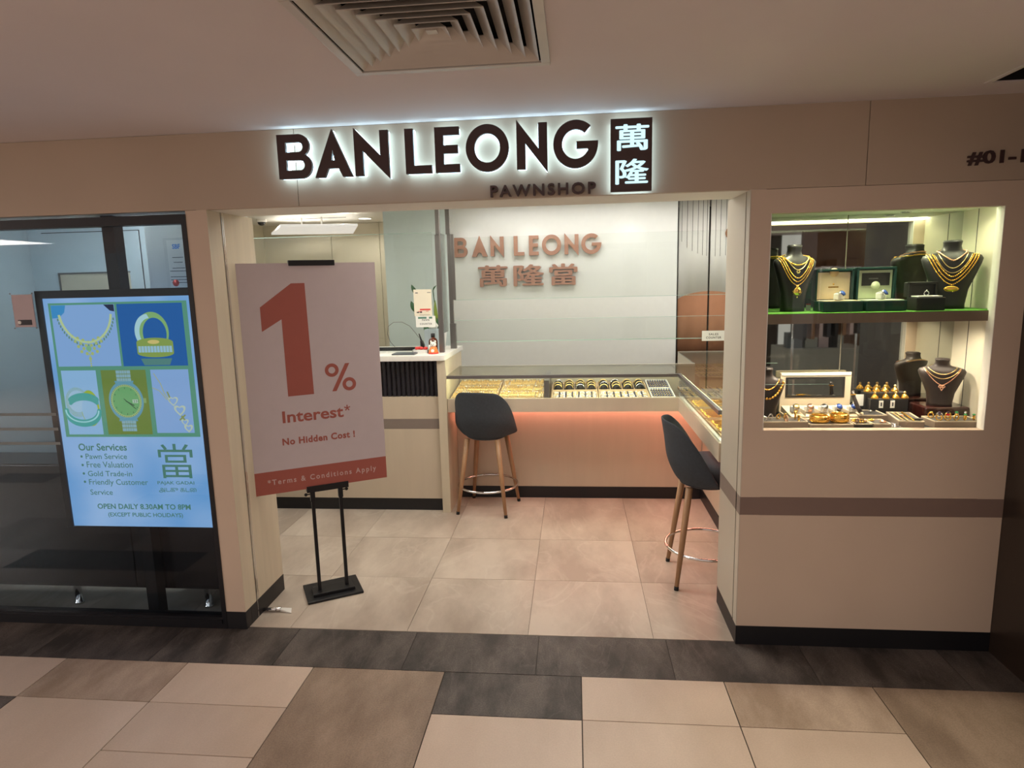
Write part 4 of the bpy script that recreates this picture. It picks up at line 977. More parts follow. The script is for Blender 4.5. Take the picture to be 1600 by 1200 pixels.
one = outline([[(x, z-.62) for x, z in ((-.185, 1.597), (-.028, 1.713), (.038, 1.713), (.045, 1.134), (-.085, 1.133), (-.087, 1.533), (-.185, 1.474))]])
stand_up('numeral', one, 'red', po, yp)
pc = outline([arc(.144, .633, .036, 0, 345, 23), arc(.144, .633, .018, 0, 345, 17)[::-1], arc(.231, .552, .036, 0, 345, 23), arc(.231, .552, .018, 0, 345, 17)[::-1], [(.139, .519), (.162, .519), (.238, .665), (.215, .665)]])
stand_up('percent_sign', pc, 'red', po, yp-.0002)
wtext('lettering', 'Interest', 'red', -.122, .190, .374, .437, yp, po, 0, .022); stand_up('asterisk', outline([[(.211+r*math.cos(a), .422+r*math.sin(a)) for k in range(5) for (r, a) in ((.005, PI/2+k*PI*.4-.6), (.017, PI/2+k*PI*.4-.2), (.017, PI/2+k*PI*.4+.2))]]), 'red', po, yp)
wtext('lettering', 'No Hidden Cost !', 'red', -.132, .243, .256, .294, yp, po, 0, .036, 1.10)
wtext('lettering', '*Terms & Conditions Apply', 'pinktxt', -.221, .347, .043, .083, yp-.0008, po, 0, .018, 1.35)

# floor gadget
gd = thing('floor_bolt_handle', 'small silver handled scraper lying by the left doorway', 'tool', (-1.60, .175, 0), math.radians(6))
MB().tube([(-.05, 0, .012), (.045, 0, .012)], [.009, .011], 10).build('handle', 'chrome', gd)
MB().hexa([(.040, -.008, .004), (.040, -.008, .016), (.040, .010, .004), (.040, .010, .016), (.105, -.026, .0), (.105, -.026, .003), (.090, .026, .0), (.090, .026, .003)]).build('blade', 'paper', gd)
MB().ball((-.025, -.008, .012), .004, 6, 4).ball((.02, -.009, .013), .004, 6, 4).build('screws', 'ink', gd)
MB().tube([(-.05, 0, .012), (-.08, -.01, .008), (-.095, -.015, .005)], .004, 8).build('tail', 'rubber', gd)

# ================================================================== RIGHT DISPLAY CASE
dw = struct(MB().box(.79, .80, .05, .40, .98, 1.99).build('window_2', 'creamR'))
MB().box(1.79, 1.80, .05, .40, .98, 1.99).build('side_wall', mat('case_cream_wall', (.74, .70, .56, 1), .5), dw)
MB().box(1.7885, 1.79, .262, .2645, 1.0, 1.97).build('wall_seam', 'ink', dw)
MB().box(.79, 1.80, .05, .40, .98, 1.015).build('case_floor', 'black', dw)
MB().box(.79, 1.80, .05, .40, 1.965, 1.99).build('case_ceiling', 'white', dw)
MB().box(.79, 1.80, .385, .40, .98, 1.99).build('case_back', 'creamR', dw)
MB().box(.80, 1.28, .378, .385, 1.015, 1.965).build('mirror_panel', 'mirror', dw); MB().box(1.284, 1.79, .376, .383, 1.015, 1.965).build('mirror_panel', 'mirror', dw)
MB().box(.823, 1.737, .016, .021, 1.022, 1.95).build('pane', 'glassg', dw)
MB().box(.8235, .826, .0, .05, 1.022, 1.95).box(1.7345, 1.7368, .0, .05, 1.022, 1.95).build('jamb_edge', 'white', dw)
MB().box(.80, 1.79, .040, .376, 1.485, 1.527).build('shelf', mat('shelf_brown', (.20, .14, .10, 1), .4), dw)
MB().box(.802, 1.788, .042, .375, 1.527, 1.5295).build('shelf_felt', 'felt', dw)
MB().box(.83, 1.10, .024, .026, 1.2215, 1.2235).build('inner_glass_edge', 'edge', dw)
for i, (x, y, z, lab) in enumerate(((1.50, .30, 1.9645, 'rear'), (1.68, .15, 1.9645, 'right'), (.98, .14, 1.9645, 'left'), (1.30, .16, 1.9645, 'middle'), (1.50, .30, 1.4845, 'rear'), (1.67, .16, 1.4845, 'right'), (.98, .14, 1.4845, 'left'), (1.30, .14, 1.4845, 'middle'))):
    up = z > 1.6
    t = thing('case_spotlight', '%s puck light in the ceiling of the %s display shelf' % (lab, 'upper' if up else 'lower'), 'light', (x, y, z))
    MB().lathe([(.022, 0), (.022, -.004), (.017, -.004)], n=16).build('trim_ring', 'silver', t); MB().lathe([(0, -.003), (.016, -.003), (.016, -.001), (0, -.001)], n=14).build('lens', 'caseled', t)
    spot('case_lamp', (x, y, z-.008), (9 if up else 14)*(.3 if lab == 'right' else 1), (1.0, .97, .62) if up else (1.0, .84, .64), 2.8, .9)
MB().box(.81, 1.78, .055, .095, 1.955, 1.9645).build('led_bar', emis('case_led_bar', (.98, 1.0, .66, 1), 10.0), dw)
ZS = 1.5305; ZF = 1.0155
def bust(name, label, x, y, z, h, w, rz, m='bust', group=None, lean=0.0):
    t = thing(name, label, 'bust', (x, y, z), rz)
    secs = [(0, .27, .17, 0), (.06, .265, .165, 0), (.28, .30, .15, -.02), (.50, .40, .145, -.05), (.66, .475, .15, -.05), (.735, .50, .15, -.03), (.785, .47, .14, .0), (.815, .36, .14, .02), (.84, .22, .135, .03), (.87, .165, .13, .03), (.92, .145, .13, .02), (.965, .150, .135, .01), (.99, .158, .14, .005), (1.0, .14, .125, .005)]
    n = 28; vs = []; fsx = []
    for (u, hw, hd, yo) in secs:
        for j in range(n):
            a = 2*PI*j/n; c, s_ = math.cos(a), math.sin(a); e = .75
            vs.append((w*hw*abs(c)**e*(1 if c > 0 else -1), w*hd*1.2*abs(s_)**e*(1 if s_ > 0 else -1)+yo*w+lean*u*w, u*h))
    for i in range(len(secs)-1):
        for j in range(n): fsx.append((i*n+j, i*n+(j+1) % n, (i+1)*n+(j+1) % n, (i+1)*n+j))
    fsx.append(tuple(range(n))[::-1]); fsx.append(tuple((len(secs)-1)*n+j for j in range(n)))
    MB().add(vs, fsx, True).build('form', m, t)
    MB().lathe([(0, 0), (w*.15, 0), (w*.15, .002), (0, .002)], (0, lean*w+.005*w, h), 20).build('neck_top', m, t)
    return t
SECS = [(0, .27, .17, 0), (.28, .30, .15, -.02), (.50, .40, .145, -.05), (.66, .475, .15, -.05), (.735, .50, .15, -.03), (.785, .47, .14, .0), (.815, .36, .14, .02), (.84, .22, .135, .03), (.87, .165, .13, .03), (1, .15, .13, .0)]
def front_y(w, h, x, z):
    u = max(0, min(1, z/h))
    for a, b_ in zip(SECS, SECS[1:]):
        if a[0] <= u <= b_[0]:
            q = (u-a[0])/(b_[0]-a[0]); hw = a[1]+(b_[1]-a[1])*q; hd = a[2]+(b_[2]-a[2])*q; yo = a[3]+(b_[3]-a[3])*q; break
    k = min(.999, abs(x)/(w*hw)); c = k**(1/.75); s_ = math.sqrt(max(0, 1-c*c))
    return -w*hd*1.2*s_**.75+yo*w
def necklace(name, label, bx, by, bz, w, h, rz, hwid, ztop, drop, m, r=.0028, bead=0, pend=None, group=None, power=2.0, strands=1, lift=.002):
    t = thing(name, label, 'necklace', (bx, by, bz), rz)
    for k in range(strands):
        hw_, dr = hwid*(1-.11*k), drop*(1-.13*k)
        pts = []
        for i in range(37):
            s = -1+2*i/36; x = hw_*w*s; z = (ztop-dr*(1-abs(s)**power))*h; pts.append(Vector((x, front_y(w, h, x, z)-r-lift-.0008*k, z)))
        b = MB()
        if bead:
            b.tube(pts, r*.45, 5)
            acc = 0; last = pts[0]; step = bead*2.1; b.ball(last, bead, 7, 5)
            for p in pts[1:]:
                d = (p-last).length
                while acc+d >= step:
                    last = last.lerp(p, (step-acc)/d); d = (p-last).length; acc = 0; b.ball(last, bead, 7, 5)
                acc += d; last = p
        else: b.tube(pts, [r*(1+.25*(i % 2)) for i in range(37)], 7)
        bk_ = []
        for i in range(15):
            s = -1+2*i/14; x = hw_*w*s; u = ztop+.035*(1-s*s); y0_ = front_y(w, h, x, u*h); yo = next((a[3]+(b2_[3]-a[3])*(u-a[0])/(b2_[0]-a[0]) for a, b2_ in zip(SECS, SECS[1:]) if a[0] <= u <= b2_[0]), 0)
            bk_.append((x, 2*yo*w-y0_+r+lift if abs(s) < 1 else pts[0].y, u*h))
        b.tube(bk_, r*.8, 6)
        o = b.build('chain', m, t)
    if pend:
        mid = Vector((0, front_y(w, h, 0, (ztop-drop)*h)-r-.003, (ztop-drop)*h)); kind, s = pend; b = MB()
        if kind == 'drop':
            b.ball(mid+Vector((0, 0, -.006)), s*.45, 10, 6); b.lathe([(0, -.003), (s, -.003), (s*1.05, 0), (s*.7, .004), (0, .006)][::-1], tuple(mid+Vector((0, -.002, -.010-s))), 20, 'y')
            for i in range(9): a = PI+PI*i/8; b.ball(mid+Vector((s*1.2*math.cos(a), -.002, -.010-s+s*1.2*math.sin(a))), .0018, 6, 4)
            b.ball(mid+Vector((0, -.002, -.016-s*2.2)), .003, 6, 4)
        elif kind == 'oval':
            b.ball(mid+Vector((0, 0, -.002)), .004, 8, 5); b.ball(mid+Vector((0, -.001, -.006-s*.6)), s, 16, 8, sx=1.35, sy=.25, sz=.6)
            for i in range(13): a = PI+PI*i/12; b.ball(mid+Vector((s*1.35*math.cos(a), -.002, -.006-s*.6+s*.72*math.sin(a))), .002, 6, 4)
        elif kind == 'cluster':
            for i in range(3): b.torus(tuple(mid+Vector((-.007+i*.007, -.001, -.006))), .005, .0017, 10, 5, 'y')
            b.torus(tuple(mid+Vector((0, -.001, -.015))), .005, .0017, 10, 5, 'y'); b.ball(mid+Vector((0, 0, -.023)), .0032, 6, 4)
        elif kind == 'flower':
            for i in range(6): a = i*PI/3; b.ball(mid+Vector((s*.6*math.cos(a), -.001, -.008+s*.6*math.sin(a))), s*.35, 6, 4)
        b.build('pendant', m, t)
    return t
# upper left bust
bx = (.992, .210, ZS, .188, .295, math.radians(6))
bust('necklace_bust', 'grey necklace bust at the left end of the green shelf', bx[0], bx[1], bx[2], bx[4], bx[3], bx[5])
B1 = (bx[0], bx[1], bx[2], bx[3], bx[4], bx[5])
necklace('gold_choker', 'broad gold collar around neck of the left shelf bust', *B1, .33, .83, .13, 'gold', .005, .0042, None)
necklace('gold_necklace', 'long multi-strand gold necklace with round medallion on left bust', *B1, .42, .80, .40, 'gold', .0022, .0030, ('drop', .017), power=1.8, strands=3)
necklace('small_necklace', 'short gold necklace with flower pendant on the left shelf bust', *B1, .27, .82, .19, 'gold2', .0014, 0, ('flower', .010), lift=.006)
# upper right bust
B2 = (1.665, .215, ZS, .232, .295, math.radians(-20))
bust('necklace_bust', 'dark necklace bust at the right end of the green shelf', B2[0], B2[1], B2[2], B2[4], B2[3], B2[5])
necklace('gold_choker', 'rose gold v-shaped choker at throat of the right shelf bust', *B2, .24, .85, .14, 'rosegold', .003, .0034, None, power=1.4)
necklace('gold_necklace', 'heavy multi-strand gold necklace with oval pendant on right bust', *B2, .42, .80, .44, 'gold', .0026, .0036, ('oval', .020), power=1.7, strands=3)
necklace('thin_necklace', 'thin gold chain looping below the choker on right shelf bust', *B2, .24, .82, .22, 'gold2', .0013, 0, None)
necklace('second_thin_necklace', 'second longer thin gold chain on the right shelf bust', *B2, .30, .80, .27, 'gold2', .0013, 0, None)
# watch boxes
def watch_box(name, label, x0, x1, y0, y1, z, hb, hl, m, liner, emblem=True, bk=.03):
    t = thing(name, label, 'box', ((x0+x1)/2, (y0+y1)/2, z)); w, d = (x1-x0)/2, (y1-y0)/2
    MB().box(-w, w, -d, d, 0, hb).build('base', m, t, .004)
    MB().box(-w+.010, w-.010, -d+.008, d-.012, hb, hb+.003).build('cushion', liner, t, .001)
    l = MB().box(-w, w, d-.004, d+bk, hb, hl).build('lid', m, t, .004)
    MB().box(-w+.012, w-.012, d-.007, d-.004, hb+.006, hl-.014).build('lining', liner, l)
    MB().box(-w, -w+.009, d-.022, d-.004, hb, hl).box(w-.009, w, d-.022, d-.004, hb, hl).box(-w, w, d-.022, d-.004, hl-.010, hl).build('lid_lip', m, l, .002)
    return t, l, w, d
t, l, w, d = watch_box('watch_box', 'open dark green watch box with tan lining beside left bust', 1.085, 1.250, .085, .215, ZS, .045, .185, 'boxgreen', 'boxcream')
MB().lathe([(0, 0), (.020, 0), (.020, .001), (0, .001)], (0, d-.0085, .170), 20, 'y').build('round_clasp', 'traytan', l)
MB().ball((0, d-.008, .118), .004, 8, 5, sy=.2).box(-.022, .022, d-.0078, d-.0070, .103, .108).build('emblem', 'gold', l)
t2, l2, w, d = watch_box('watch_box', 'open dark green watch box with pale lining holding black booklet', 1.262, 1.430, .085, .215, ZS, .045, .190, 'boxgreen', 'boxpale')
MB().box(-.058, .060, d-.012, d-.0075, .108, .164).build('booklet', 'black', l2, .001)
MB().box(-.030, .010, d-.0128, d-.0120, .136, .142).build('booklet_print', 'steel', l2)
MB().lathe([(0, 0), (.019, 0), (.019, .001), (0, .001)], (0, d-.0135, .108), 20, 'y').build('round_tab', 'boxpale', l2)
t3, l3, w, d = watch_box('ring_box', 'small open black box holding a silver ring beside right bust', 1.463, 1.580, .075, .165, ZS, .055, .120, 'black', 'black')
MB().box(-w+.010, w-.010, -d+.008, d-.014, .055, .062).build('white_cushion', 'paper', t3, .002)
def watch(name, label, x, y, z, rz, face, strap):
    t = thing(name, label, 'watch', (x, y, z), rz)
    MB().box(-.020, .020, -.014, .014, .001, .030).build('cushion', 'paper', t, .005)
    MB().lathe([(.0185, -.009), (.0185, .009), (.0165, .009), (.0165, -.009), (.0185, -.009)], (0, 0, .0165), 24, 'y').build('strap', strap, t, rot=Matrix.Rotation(PI/2, 3, 'Z'))
    rr = Matrix.Rotation(math.radians(52), 3, 'X')
    MB().lathe([(0, 0), (.015, 0), (.0165, .003), (.015, .006), (0, .006)], (0, 0, .018), 20).build('case', 'silver', t, rot=rr, off=(0, 0, .0165)); MB().lathe([(0, 0), (.0125, 0), (.0125, .001), (0, .001)], (0, 0, .0243), 18).build('dial', face, t, rot=rr, off=(0, 0, .0165))
    return t
bluef = mat('blue_dial', (.03, .08, .35, 1), .2)
wa = watch('wristwatch', 'white wrapped watch with blue dial in the tan-lined green box', 1.168, .140, ZS+.049, .5, bluef, 'paper'); wb_ = dup(wa, (1.345, .140, ZS+.049), .6, 'white wrapped watch in the pale-lined green box')
rg = thing('silver_ring', 'silver ring on white cushion in the small black box', 'ring', (1.52, .115, ZS+.0625))
MB().torus((0, 0, .010), .0095, .0022, 16, 6, 'y').build('band', 'silver', rg); MB().ball((0, 0, .021), .004, 8, 5).build('stone', 'silver', rg)
pk = thing('price_tag', 'small white price tag standing behind the left green box', 'tag', (1.085, .27, ZS))
MB().box(-.010, .010, -.001, .001, 0, .030).build('card', 'paper', pk); MB().box(-.010, .010, -.0015, .0015, .024, .030).build('red_edge', 'redink', pk)
# lower level: raised back stage
stg = thing('mahogany_stand', 'dark mahogany rounded stand under the lower right bust', 'stand', (1.69, .24, ZF))
MB().box(-.097, .097, -.05, .095, 0, .068).build('block', 'mahog', stg, .012, seg=3)
B3 = (1.680, .245, ZF+.0685, .188, .215, math.radians(-22))
bust('necklace_bust', 'brown necklace bust on the mahogany stand, lower right', B3[0], B3[1], B3[2], B3[4], B3[3], B3[5], 'bustb')
necklace('gold_necklace', 'gold link necklace with cluster pendant on lower right bust', *B3, .38, .80, .34, 'rosegold', .0016, .0022, ('cluster', .01), power=1.5)
necklace('thin_necklace', 'thin gold chain high on the lower right bust', *B3, .30, .82, .13, 'gold2', .0015, 0, None)
necklace('second_thin_necklace', 'second thin gold chain mid-way on the lower right bust', *B3, .36, .80, .20, 'gold2', .0015, 0, None)
B4 = (.892, .20, ZF, .155, .255, math.radians(-10))
bust('necklace_bust', 'brown necklace bust cut off by left edge of the lower display', B4[0], B4[1], B4[2], B4[4], B4[3], B4[5], 'bustb')
necklace('gold_choker', 'gold collar on the lower left bust', *B4, .33, .80, .17, 'gold', .004, .0042, None)
necklace('gold_necklace', 'heavy gold rope necklace on the lower left bust', *B4, .44, .76, .30, 'gold', .005, .0065, None, power=2.2)
# cream watch case with mirror lid
wc = thing('watch_case', 'wide cream watch case with open mirrored lid in lower display', 'case', (1.16, .245, ZF+.0))
MB().box(-.165, .165, -.075, .095, 0, .022).build('base', 'traycream', wc, .003)
MB().hexa([(-.16, -.068, .022), (-.16, -.068, .030), (-.16, .08, .022), (-.16, .08, .052), (.16, -.068, .022), (.16, -.068, .030), (.16, .08, .022), (.16, .08, .052)]).build('sloped_cushion', 'traycream', wc)
lid = MB().box(-.165, .165, .092, .106, .02, .212).build('lid', 'traycream', wc, .003)
MB().box(-.160, .160, .088, .092, .198, .210).build('lid_light_edge', 'paper', lid); MB().box(-.140, .135, .089, .0915, .090, .190).build('mirror_frame', 'black', lid); MB().box(-.130, .125, .087, .0892, .100, .180).build('lid_mirror', 'mirror', lid)
for i in range(1, 5): MB().box(-.16+i*.064-.002, -.16+i*.064+.002, -.066, .078, .03, .056).build('partition', 'traycream', wc)
wf_ = [MT['gold2'], MT['rosegold'], 'silver', bluef, bluef]
wl_ = ['gold chain watch in first slot of cream case', 'rose dial watch in second slot of cream case', 'silver dial watch in third slot of cream case', 'navy dial watch in fourth slot of cream case', 'blue dial watch in last slot of cream case']
for i in range(5):
    o = watch('wristwatch', wl_[i], 1.16-.128+i*.064, .225, ZF+.040, 0, wf_[i], ['gold2', 'rosegold', 'silver', 'black', 'paper'][i])
# front trays in the lower display
def small_tray(label, x0, x1, y0, y1, h, mp='traypad', ms='trayside', name='jewellery_tray', tilt=0):
    t = thing(name, label, 'tray', ((x0+x1)/2, (y0+y1)/2, ZF)); w, d = (x1-x0)/2, (y1-y0)/2
    MB().box(-w, w, -d, d, 0, h).build('base', ms, t, .001); MB().box(-w+.005, w-.005, -d+.006, d-.006, h, h+.0008).build('pad', mp, t)
    MB().box(-w, w, -d, -d+.004, h, h+.004).box(-w, w, d-.004, d, h, h+.004).box(-w, -w+.004, -d, d, h, h+.004).box(w-.004, w, -d, d, h, h+.004).build('rim', 'traycream', t)
    return t
def ringm(label, x, y, z, rz, m, stone=None, s=1.0, group=None):
    t = thing('ring', label, 'ring', (x, y, z), rz, group)
    MB().torus((0, 0, .009*s), .0095*s, .0025*s, 16, 6, 'y', 1).build('band', m, t)
    if stone: MB().ball((0, 0, .020*s), .0055*s, 8, 5, sx=1.3, sz=.7).build('stone', stone, t)
    return t
FR = .030
small_tray('compartment tray of rings at left front of the lower display', .828, 1.034, .052, .150, FR)
tt = [o for o in bpy.data.objects if o.name.startswith('jewellery_tray')][-1]
for i in range(1, 5): MB().box(.828+i*.042-.001, .828+i*.042+.001, .056, .146, 1.045, 1.050).build('partition', 'black', None) if False else None
cols = ['silver', 'silver', 'gold', 'gold', 'gold', 'rosegold']
jade = mat('jade', (.05, .30, .10, 1), .15); ruby = mat('ruby', (.35, .01, .02, 1), .1); smoke = mat('smoky_stone', (.05, .03, .06, 1), .1)
rl = ['silver ring at the far left of compartment tray', 'pale silver ring second in compartment tray', 'small gold ring third in compartment tray', 'gold ring with round head fourth in compartment tray', 'large gold ring at rear right of compartment tray', 'gold ring at front right of compartment tray', 'rose gold ring front middle of compartment tray', 'red stone ring at rear left of compartment tray']
for i, (x, y, m, stn) in enumerate(((.850, .075, 'silver', None), (.888, .110, 'silver', 'silver'), (.925, .12, 'gold', None), (.955, .120, 'gold', 'gold'), (.998, .115, 'gold', 'gold'), (1.0, .075, 'gold', 'gold'), (.945, .072, 'rosegold', 'rosegold'), (.848, .12, 'silver', ruby))):
    ringm(rl[i], x, y, ZF+FR+.002, .3*i, m, stn, 1.15 if i != 4 else 1.5)
small_tray('dark pad tray under the two large gold bangles', 1.040, 1.228, .052, .155, .018, ms='trayside')
def bangle(label, x, y, z, R_, h, m):
    t = thing('wide_bangle', label, 'bangle', (x, y, z)); n = 40
    pr_ = [(R_, 0), (R_+.004, h*.15), (R_+.006, h*.5), (R_+.004, h*.85), (R_, h), (R_-.002, h*.9), (R_-.001, h*.5), (R_-.002, h*.1), (R_, 0)]
    b = MB().lathe(pr_, n=n); b.f = [f for f in b.f if len(f) == 4]; b.sm = b.sm[:len(b.f)]; b.build('band', m, t)
    b = MB()
    for i in range(32):
        a = 2*PI*i/32
        for u in (.25, .5, .75): b.ball(((R_+.0055)*math.cos(a+u), (R_+.0055)*math.sin(a+u), h*u), .0026, 5, 4)
    b.build('beading', m, t); return t
bangle('large beaded gold bangle, left of the pair, lower display', 1.098, .102, ZF+.019, .034, .036, 'gold')
bangle('large beaded gold bangle, right of the pair, lower display', 1.184, .104, ZF+.019, .034, .042, 'gold')
small_tray('black pad tray under the beaded bracelet', 1.234, 1.306, .050, .150, .020, 'black', 'black')
br = thing('bead_bracelet', 'brown and gold bead bracelet on the black pad', 'bracelet', (1.270, .102, ZF+.026))
MB().torus((0, 0, 0), .027, .0012, 28, 5).build('cord', 'ink', br)
for i in range(14): a = 2*PI*i/14; MB().ball((.027*math.cos(a), .027*math.sin(a), 0), .0055, 8, 5).build('bead', 'gold' if i % 3 else 'mallbrown', br)
small_tray('grey pad tray of gold brooches right of bead bracelet', 1.311, 1.385, .050, .150, .020)
for i, (x, y, l) in enumerate(((1.330, .12, 'round gold brooch at rear left of the grey pad'), (1.364, .085, 'rose gold brooch at right of the grey pad'))):
    t = thing('brooch', l, 'brooch', (x, y, ZF+.022)); b = MB()
    for k in range(7): b.ball((.008*math.cos(k*.9), .008*math.sin(k*.9), .004), .006, 7, 5, sz=.7)
    b.ball((0, 0, .006), .006, 8, 5); b.build('body', ['gold', 'rosegold'][i], t)
sb = thing('silver_bracelet', 'silver wire bracelet lying beside the long bracelet tray', 'bracelet', (1.410, .092, ZF+.004))
MB().torus((0, 0, 0), .021, .0022, 28, 6).torus((.004, .004, .005), .021, .0016, 28, 6).torus((-.003, .002, .010), .020, .0016, 28, 6).build('wire', 'silver', sb)
ss = thing('silver_chain', 'small pile of silver chain in front of the silver bracelet', 'chain', (1.412, .058, ZF+.001))
b = MB()
for i in range(26): b.torus((random.uniform(-.018, .018), random.uniform(-.006, .006), random.uniform(.003, .008)), .004, .0012, 8, 4, random.choice('xyz'))
b.build('links', 'silver', ss)
lt_ = thing('bracelet_tray', 'long grey tray of gold bracelets slanting beside silver bracelet', 'tray', (1.487, .150, ZF), math.radians(-10))
MB().box(-.050, .050, -.098, .100, 0, .030).build('base', 'trayside', lt_, .001); MB().box(-.045, .045, -.094, .096, .030, .031).build('pad', 'traypad', lt_)
MB().box(-.05, .05, -.098, -.094, .03, .035).box(-.05, .05, .096, .10, .03, .035).box(-.05, -.046, -.098, .1, .03, .035).box(.046, .05, -.098, .1, .03, .035).build('rim', 'traycream', lt_)
for i, (x, m, r, l) in enumerate(((-.030, 'gold2', .0026, 'thin gold bracelet at left of long tray'), (-.012, 'gold2', .0026, 'second thin gold bracelet in long tray'), (.012, 'gold', .0040, 'thick gold link bracelet in long tray'))):
    t = thing('bracelet', l, 'bracelet', (1.487, .150, ZF+.034), math.radians(-10)); b = MB()
    for k in range(22): b.ball((x, -.080+k*.0078, .002), r*1.3, 6, 4, sy=1.4, sz=.7)
    b.build('links', m, t)
t = thing('rose_watch', 'rose gold ladies watch across two thin bracelets', 'watch', (1.470, .150, ZF+.039)); MB().lathe([(0, 0), (.010, 0), (.010, .004), (0, .005)], n=16).build('case', 'rosegold', t); MB().lathe([(0, .005), (.007, .005), (.007, .006), (0, .006)], n=14).build('dial', 'paper', t)
t = thing('dark_pouch', 'flat dark brown pouch at front right of long tray', 'pouch', (1.508, .080, ZF+.0355), math.radians(-10)); MB().box(-.018, .018, -.012, .012, 0, .006).build('pouch', 'bustb', t, .003)
small_tray('wide grey tray of stone rings at right front of lower display', 1.565, 1.758, .052, .165, FR)
st2 = [('gold', 'gold'), ('gold', smoke), ('silver', smoke), ('gold', ruby), ('gold', smoke), ('gold', 'gold'), ('silver', jade), ('gold', jade), ('silver', 'silver'), ('gold', jade)]
nm2 = ['square gold ring at rear left of wide ring tray', 'dark stone gold ring at front left of wide ring tray', 'silver ring with dark stone in wide ring tray', 'red stone ring in the rear row of wide ring tray', 'smoky stone gold ring in front middle of wide ring tray', 'plain gold ring mid-right of wide ring tray', 'green stone silver ring mid rear of wide ring tray', 'green stone gold ring front right of wide ring tray', 'silver cluster ring at rear right corner of wide ring tray', 'green stone ring at the far right of wide ring tray']
for i in range(10):
    x = 1.590+(i//2)*.036+(i % 2)*.008; y = .135 if i % 2 == 0 else .085
    ringm(nm2[i], x, y, ZF+FR+.002, .25*(i-4), st2[i][0], st2[i][1], 1.2)
# black earring tray with pendant
small_tray('black velvet pendant tray behind the brooches', 1.300, 1.420, .165, .290, .034, 'black', 'trayside')
t = thing('pearl_pendant', 'silver pearl pendant on the black velvet tray', 'pendant', (1.375, .235, ZF+.036)); MB().ball((0, 0, .006), .010, 10, 6, sz=.6).ball((.010, .012, .004), .004, 6, 4).build('pearl', 'silver', t)
t = thing('pearl_row', 'row of small cream pearls along left edge of velvet tray', 'pearls', (1.318, .23, ZF+.036)); b = MB()
for k in range(6): b.ball((k*.001, -.045+k*.016, .005), .006, 8, 5)
b.build('pearls', 'traycream', t)
sl_ = MB()
t = thing('watch_strap', 'brown leather watch strap standing at right of the cream case', 'watch', (1.285, .200, ZF+.02))
MB().tube([(.02, -.03, .03), (.01, -.02, .05), (0, 0, .09), (-.008, .01, .125)], [.010, .010, .009, .008], 8).build('strap', 'bustb', t); MB().torus((-.004, .005, .108), .010, .003, 12, 5).build('buckle', 'gold', t)
# earring stands
EB = thing('earring_riser', 'stepped black riser carrying the gold earrings, lower display', 'riser', (1.475, .315, ZF))
MB().box(-.085, .085, -.040, -.005, 0, .090).build('lower_step', 'black', EB, .002); MB().box(-.095, .095, -.005, .045, 0, .115).build('upper_step', 'black', EB, .002)
ENs = [(1.400, 'left end'), (1.440, 'second from left'), (1.480, 'third from left'), (1.525, 'right end')]
e0 = None
for i, (x, l) in enumerate(ENs):
    lab = 'domed gold earring on rear step of black riser, %s' % l
    if e0 is None:
        e0 = thing('earring', lab, 'earring', (x, .335, ZF+.1155), 0, 'gold earrings on the black riser')
        MB().lathe([(0, 0), (.017, 0), (.018, .004), (.013, .013), (.006, .021), (0, .024)], n=16).build('dome', 'gold', e0); MB().ball((0, 0, .029), .006, 8, 5).build('stud', 'gold2', e0)
    else: dup(e0, (x, .335, ZF+.1155), label=lab)
for i, (x, l) in enumerate(((1.415, 'left'), (1.465, 'middle'), (1.510, 'right'), (1.55, 'far right'))):
    lab = 'domed gold earring on front step of black riser, %s' % l
    dup(e0, (x, .292, ZF+.0905), label=lab)
for i, (x, l) in enumerate(((1.437, 'left'), (1.488, 'right'))):
    t = thing('price_tag', 'small white price tag on front of the black riser, %s one' % l, 'tag', (x, .268, ZF+.05)); MB().box(-.009, .009, 0, .004, 0, .034).build('card', 'paper', t); MB().box(-.003, .003, -.0005, .0, .008, .026).build('print', 'ink', t)
t = thing('calendar_card', 'small white card propped between the case and earrings', 'card', (1.358, .325, ZF)); MB().box(-.025, .025, -.002, .002, .05, .105).build('card', 'paper', t); MB().box(-.02, .02, 0, .03, 0, .05).build('block', 'black', t)

# ================================================================== OPPOSITE SIDE OF THE MALL (seen in the case mirror)
wm = struct(MB().box(1.2, 3.75, -8.7, -8.6, 0, 2.4).build('wall_opposite', 'malldark'))

struct(MB().box(3.75, 6.5, -7.6, -7.5, 0, 2.4).build('wall_opposite_shop', 'mallbrown'))
tbm = thing('stall_table', 'grey stall table across the mall, mirrored in display case', 'table', (3.15, -5.0, 0))
MB().box(-.50, .50, -.3, .3, .42, .76).build('cabinet', 'mallgrey', tbm, .005); MB().box(-.65, .65, -.4, .4, 0, .42).build('step', 'mallgrey', tbm, .005); MB().box(.0, .42, -.3, -.27, .76, 1.05).build('screen_board', 'mallgrey', tbm)
for i, (x, w, h, m, l) in enumerate(((2.80, .09, .19, 'darkpad', 'tall slate grey carton on stall table'), (3.0, .075, .15, 'mallgrey', 'pale grey carton on the stall table'), (3.15, .06, .15, 'pinkgrey', 'pink carton on the stall table'), (3.27, .05, .16, 'black', 'black carton on the stall table'))):
    t = thing('carton', l, 'box', (x, -4.9, .7605)); MB().box(-w, w, -.08, .08, 0, h).build('carton', m, t, .002); MB().box(-w*.8, w*.8, -.001, .001, 0, 0).build('flap', m, t) if False else None
sh = thing('shop_shelf', 'tall brown shop shelf across the mall', 'shelf', (4.5, -7.2, 0))
MB().box(-.4, -.37, -.2, .2, 0, 1.9).box(.37, .4, -.2, .2, 0, 1.9).box(-.4, .4, -.22, -.20, 0, 1.9).build('frame', 'mallbrown', sh)
for z in (.35, .75, 1.15, 1.55): MB().box(-.37, .37, -.2, .2, z, z+.03).build('shelf_board', 'mallbrown', sh)
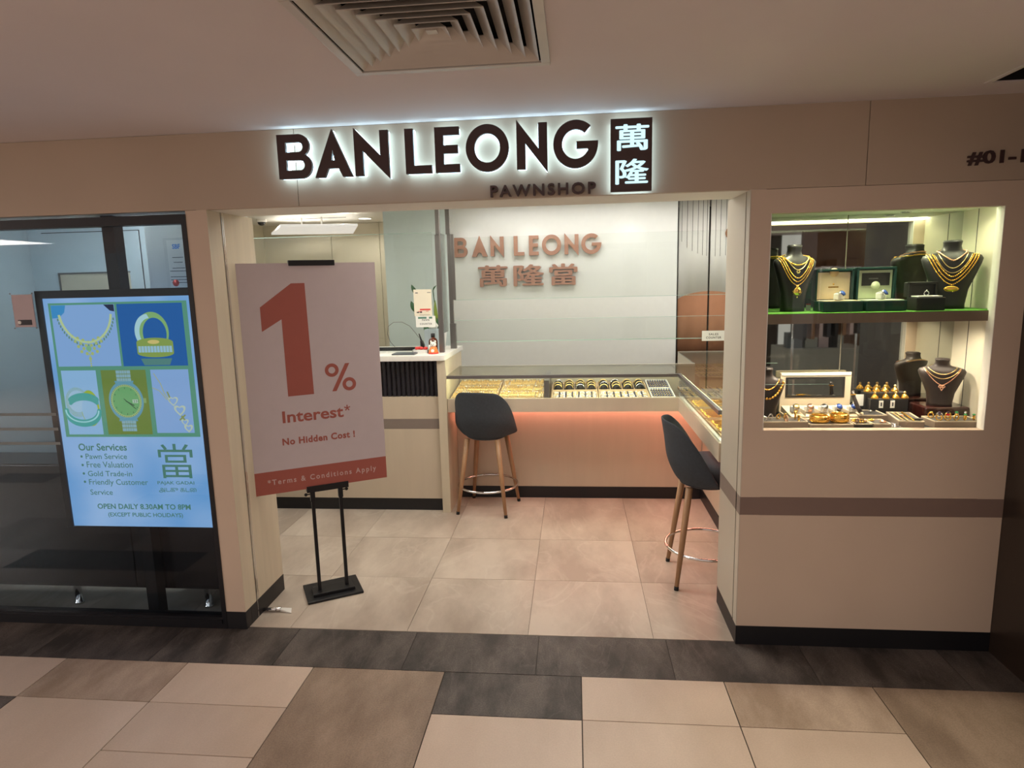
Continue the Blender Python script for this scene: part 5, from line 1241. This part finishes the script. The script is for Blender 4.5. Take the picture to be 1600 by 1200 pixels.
for j, z in enumerate((.78, 1.18)):
    for i in range(8):
        t = thing('packet', '%s packet on the %s board of the brown shelf, %s in its row' % (('white', 'red')[j], ('lower', 'upper')[j], ('first', 'second', 'third', 'fourth', 'fifth', 'sixth', 'seventh', 'last')[i]), 'packet', (4.2+i*.085, -7.1, z+.0005), 0, 'packets on the brown shelf'); MB().box(-.035, .035, -.05, .05, 0, .20).build('packet', ['paper', 'redink'][j], t, .002)
rk = thing('clothes_rail', 'chrome clothes rail across the mall', 'clothes rail', (2.9, -4.2, 0))
MB().tube([(-.5, .5, 1.75), (.5, -.3, 1.75)], .014, 8).build('rail', 'chrome', rk); MB().tube([(-.5, .5, 0), (-.5, .5, 1.75)], .012, 8).build('upright', 'chrome', rk); MB().tube([(.5, -.3, 0), (.5, -.3, 1.75)], .012, 8).build('upright', 'chrome', rk)
for i in range(8):
    t = thing('garment', '%s garment hanging on the clothes rail across the mall, %s from its far end' % (['black', 'brown', 'pink-grey', 'dark'][i % 4], ('first', 'second', 'third', 'fourth', 'fifth', 'sixth', 'seventh', 'last')[i]), 'garment', (2.48+i*.12, -3.77-i*.096, 1.734), 0, 'garments on the rail')
    MB().hexa([(-.01, -.06, -.04), (-.015, -.20, -.10), (.01, -.06, -.04), (.015, -.20, -.10), (-.02, .06, -.04), (-.02, .20, -.10), (.02, .06, -.04), (.02, .20, -.10)]).hexa([(-.02, -.20, -.75), (-.015, -.20, -.10), (.02, -.20, -.75), (.015, -.20, -.10), (-.02, .20, -.75), (-.015, .20, -.10), (.02, .20, -.75), (.015, .20, -.10)]).build('cloth', ['black', 'mallbrown', 'pinkgrey', 'ink'][i % 4], t)
    MB().torus((0, 0, .0), .015, .002, 10, 4, 'y').build('hook', 'chrome', t)

for o in bpy.data.objects:
    if o.type == 'MESH' and o.parent and o.name.split('.')[0] in ('printed_lines', 'corner_pins', 'bullets', 'watch_hands', 'red_lines', 'green_logos', 'beading', 'links', 'necklace_stones', 'necklace_drops', 'bangle_front', 'bangle_stones', 'lying_ring_stones', 'watch_bracelet', 'pearls', 'wire'): o['kind'] = 'stuff'
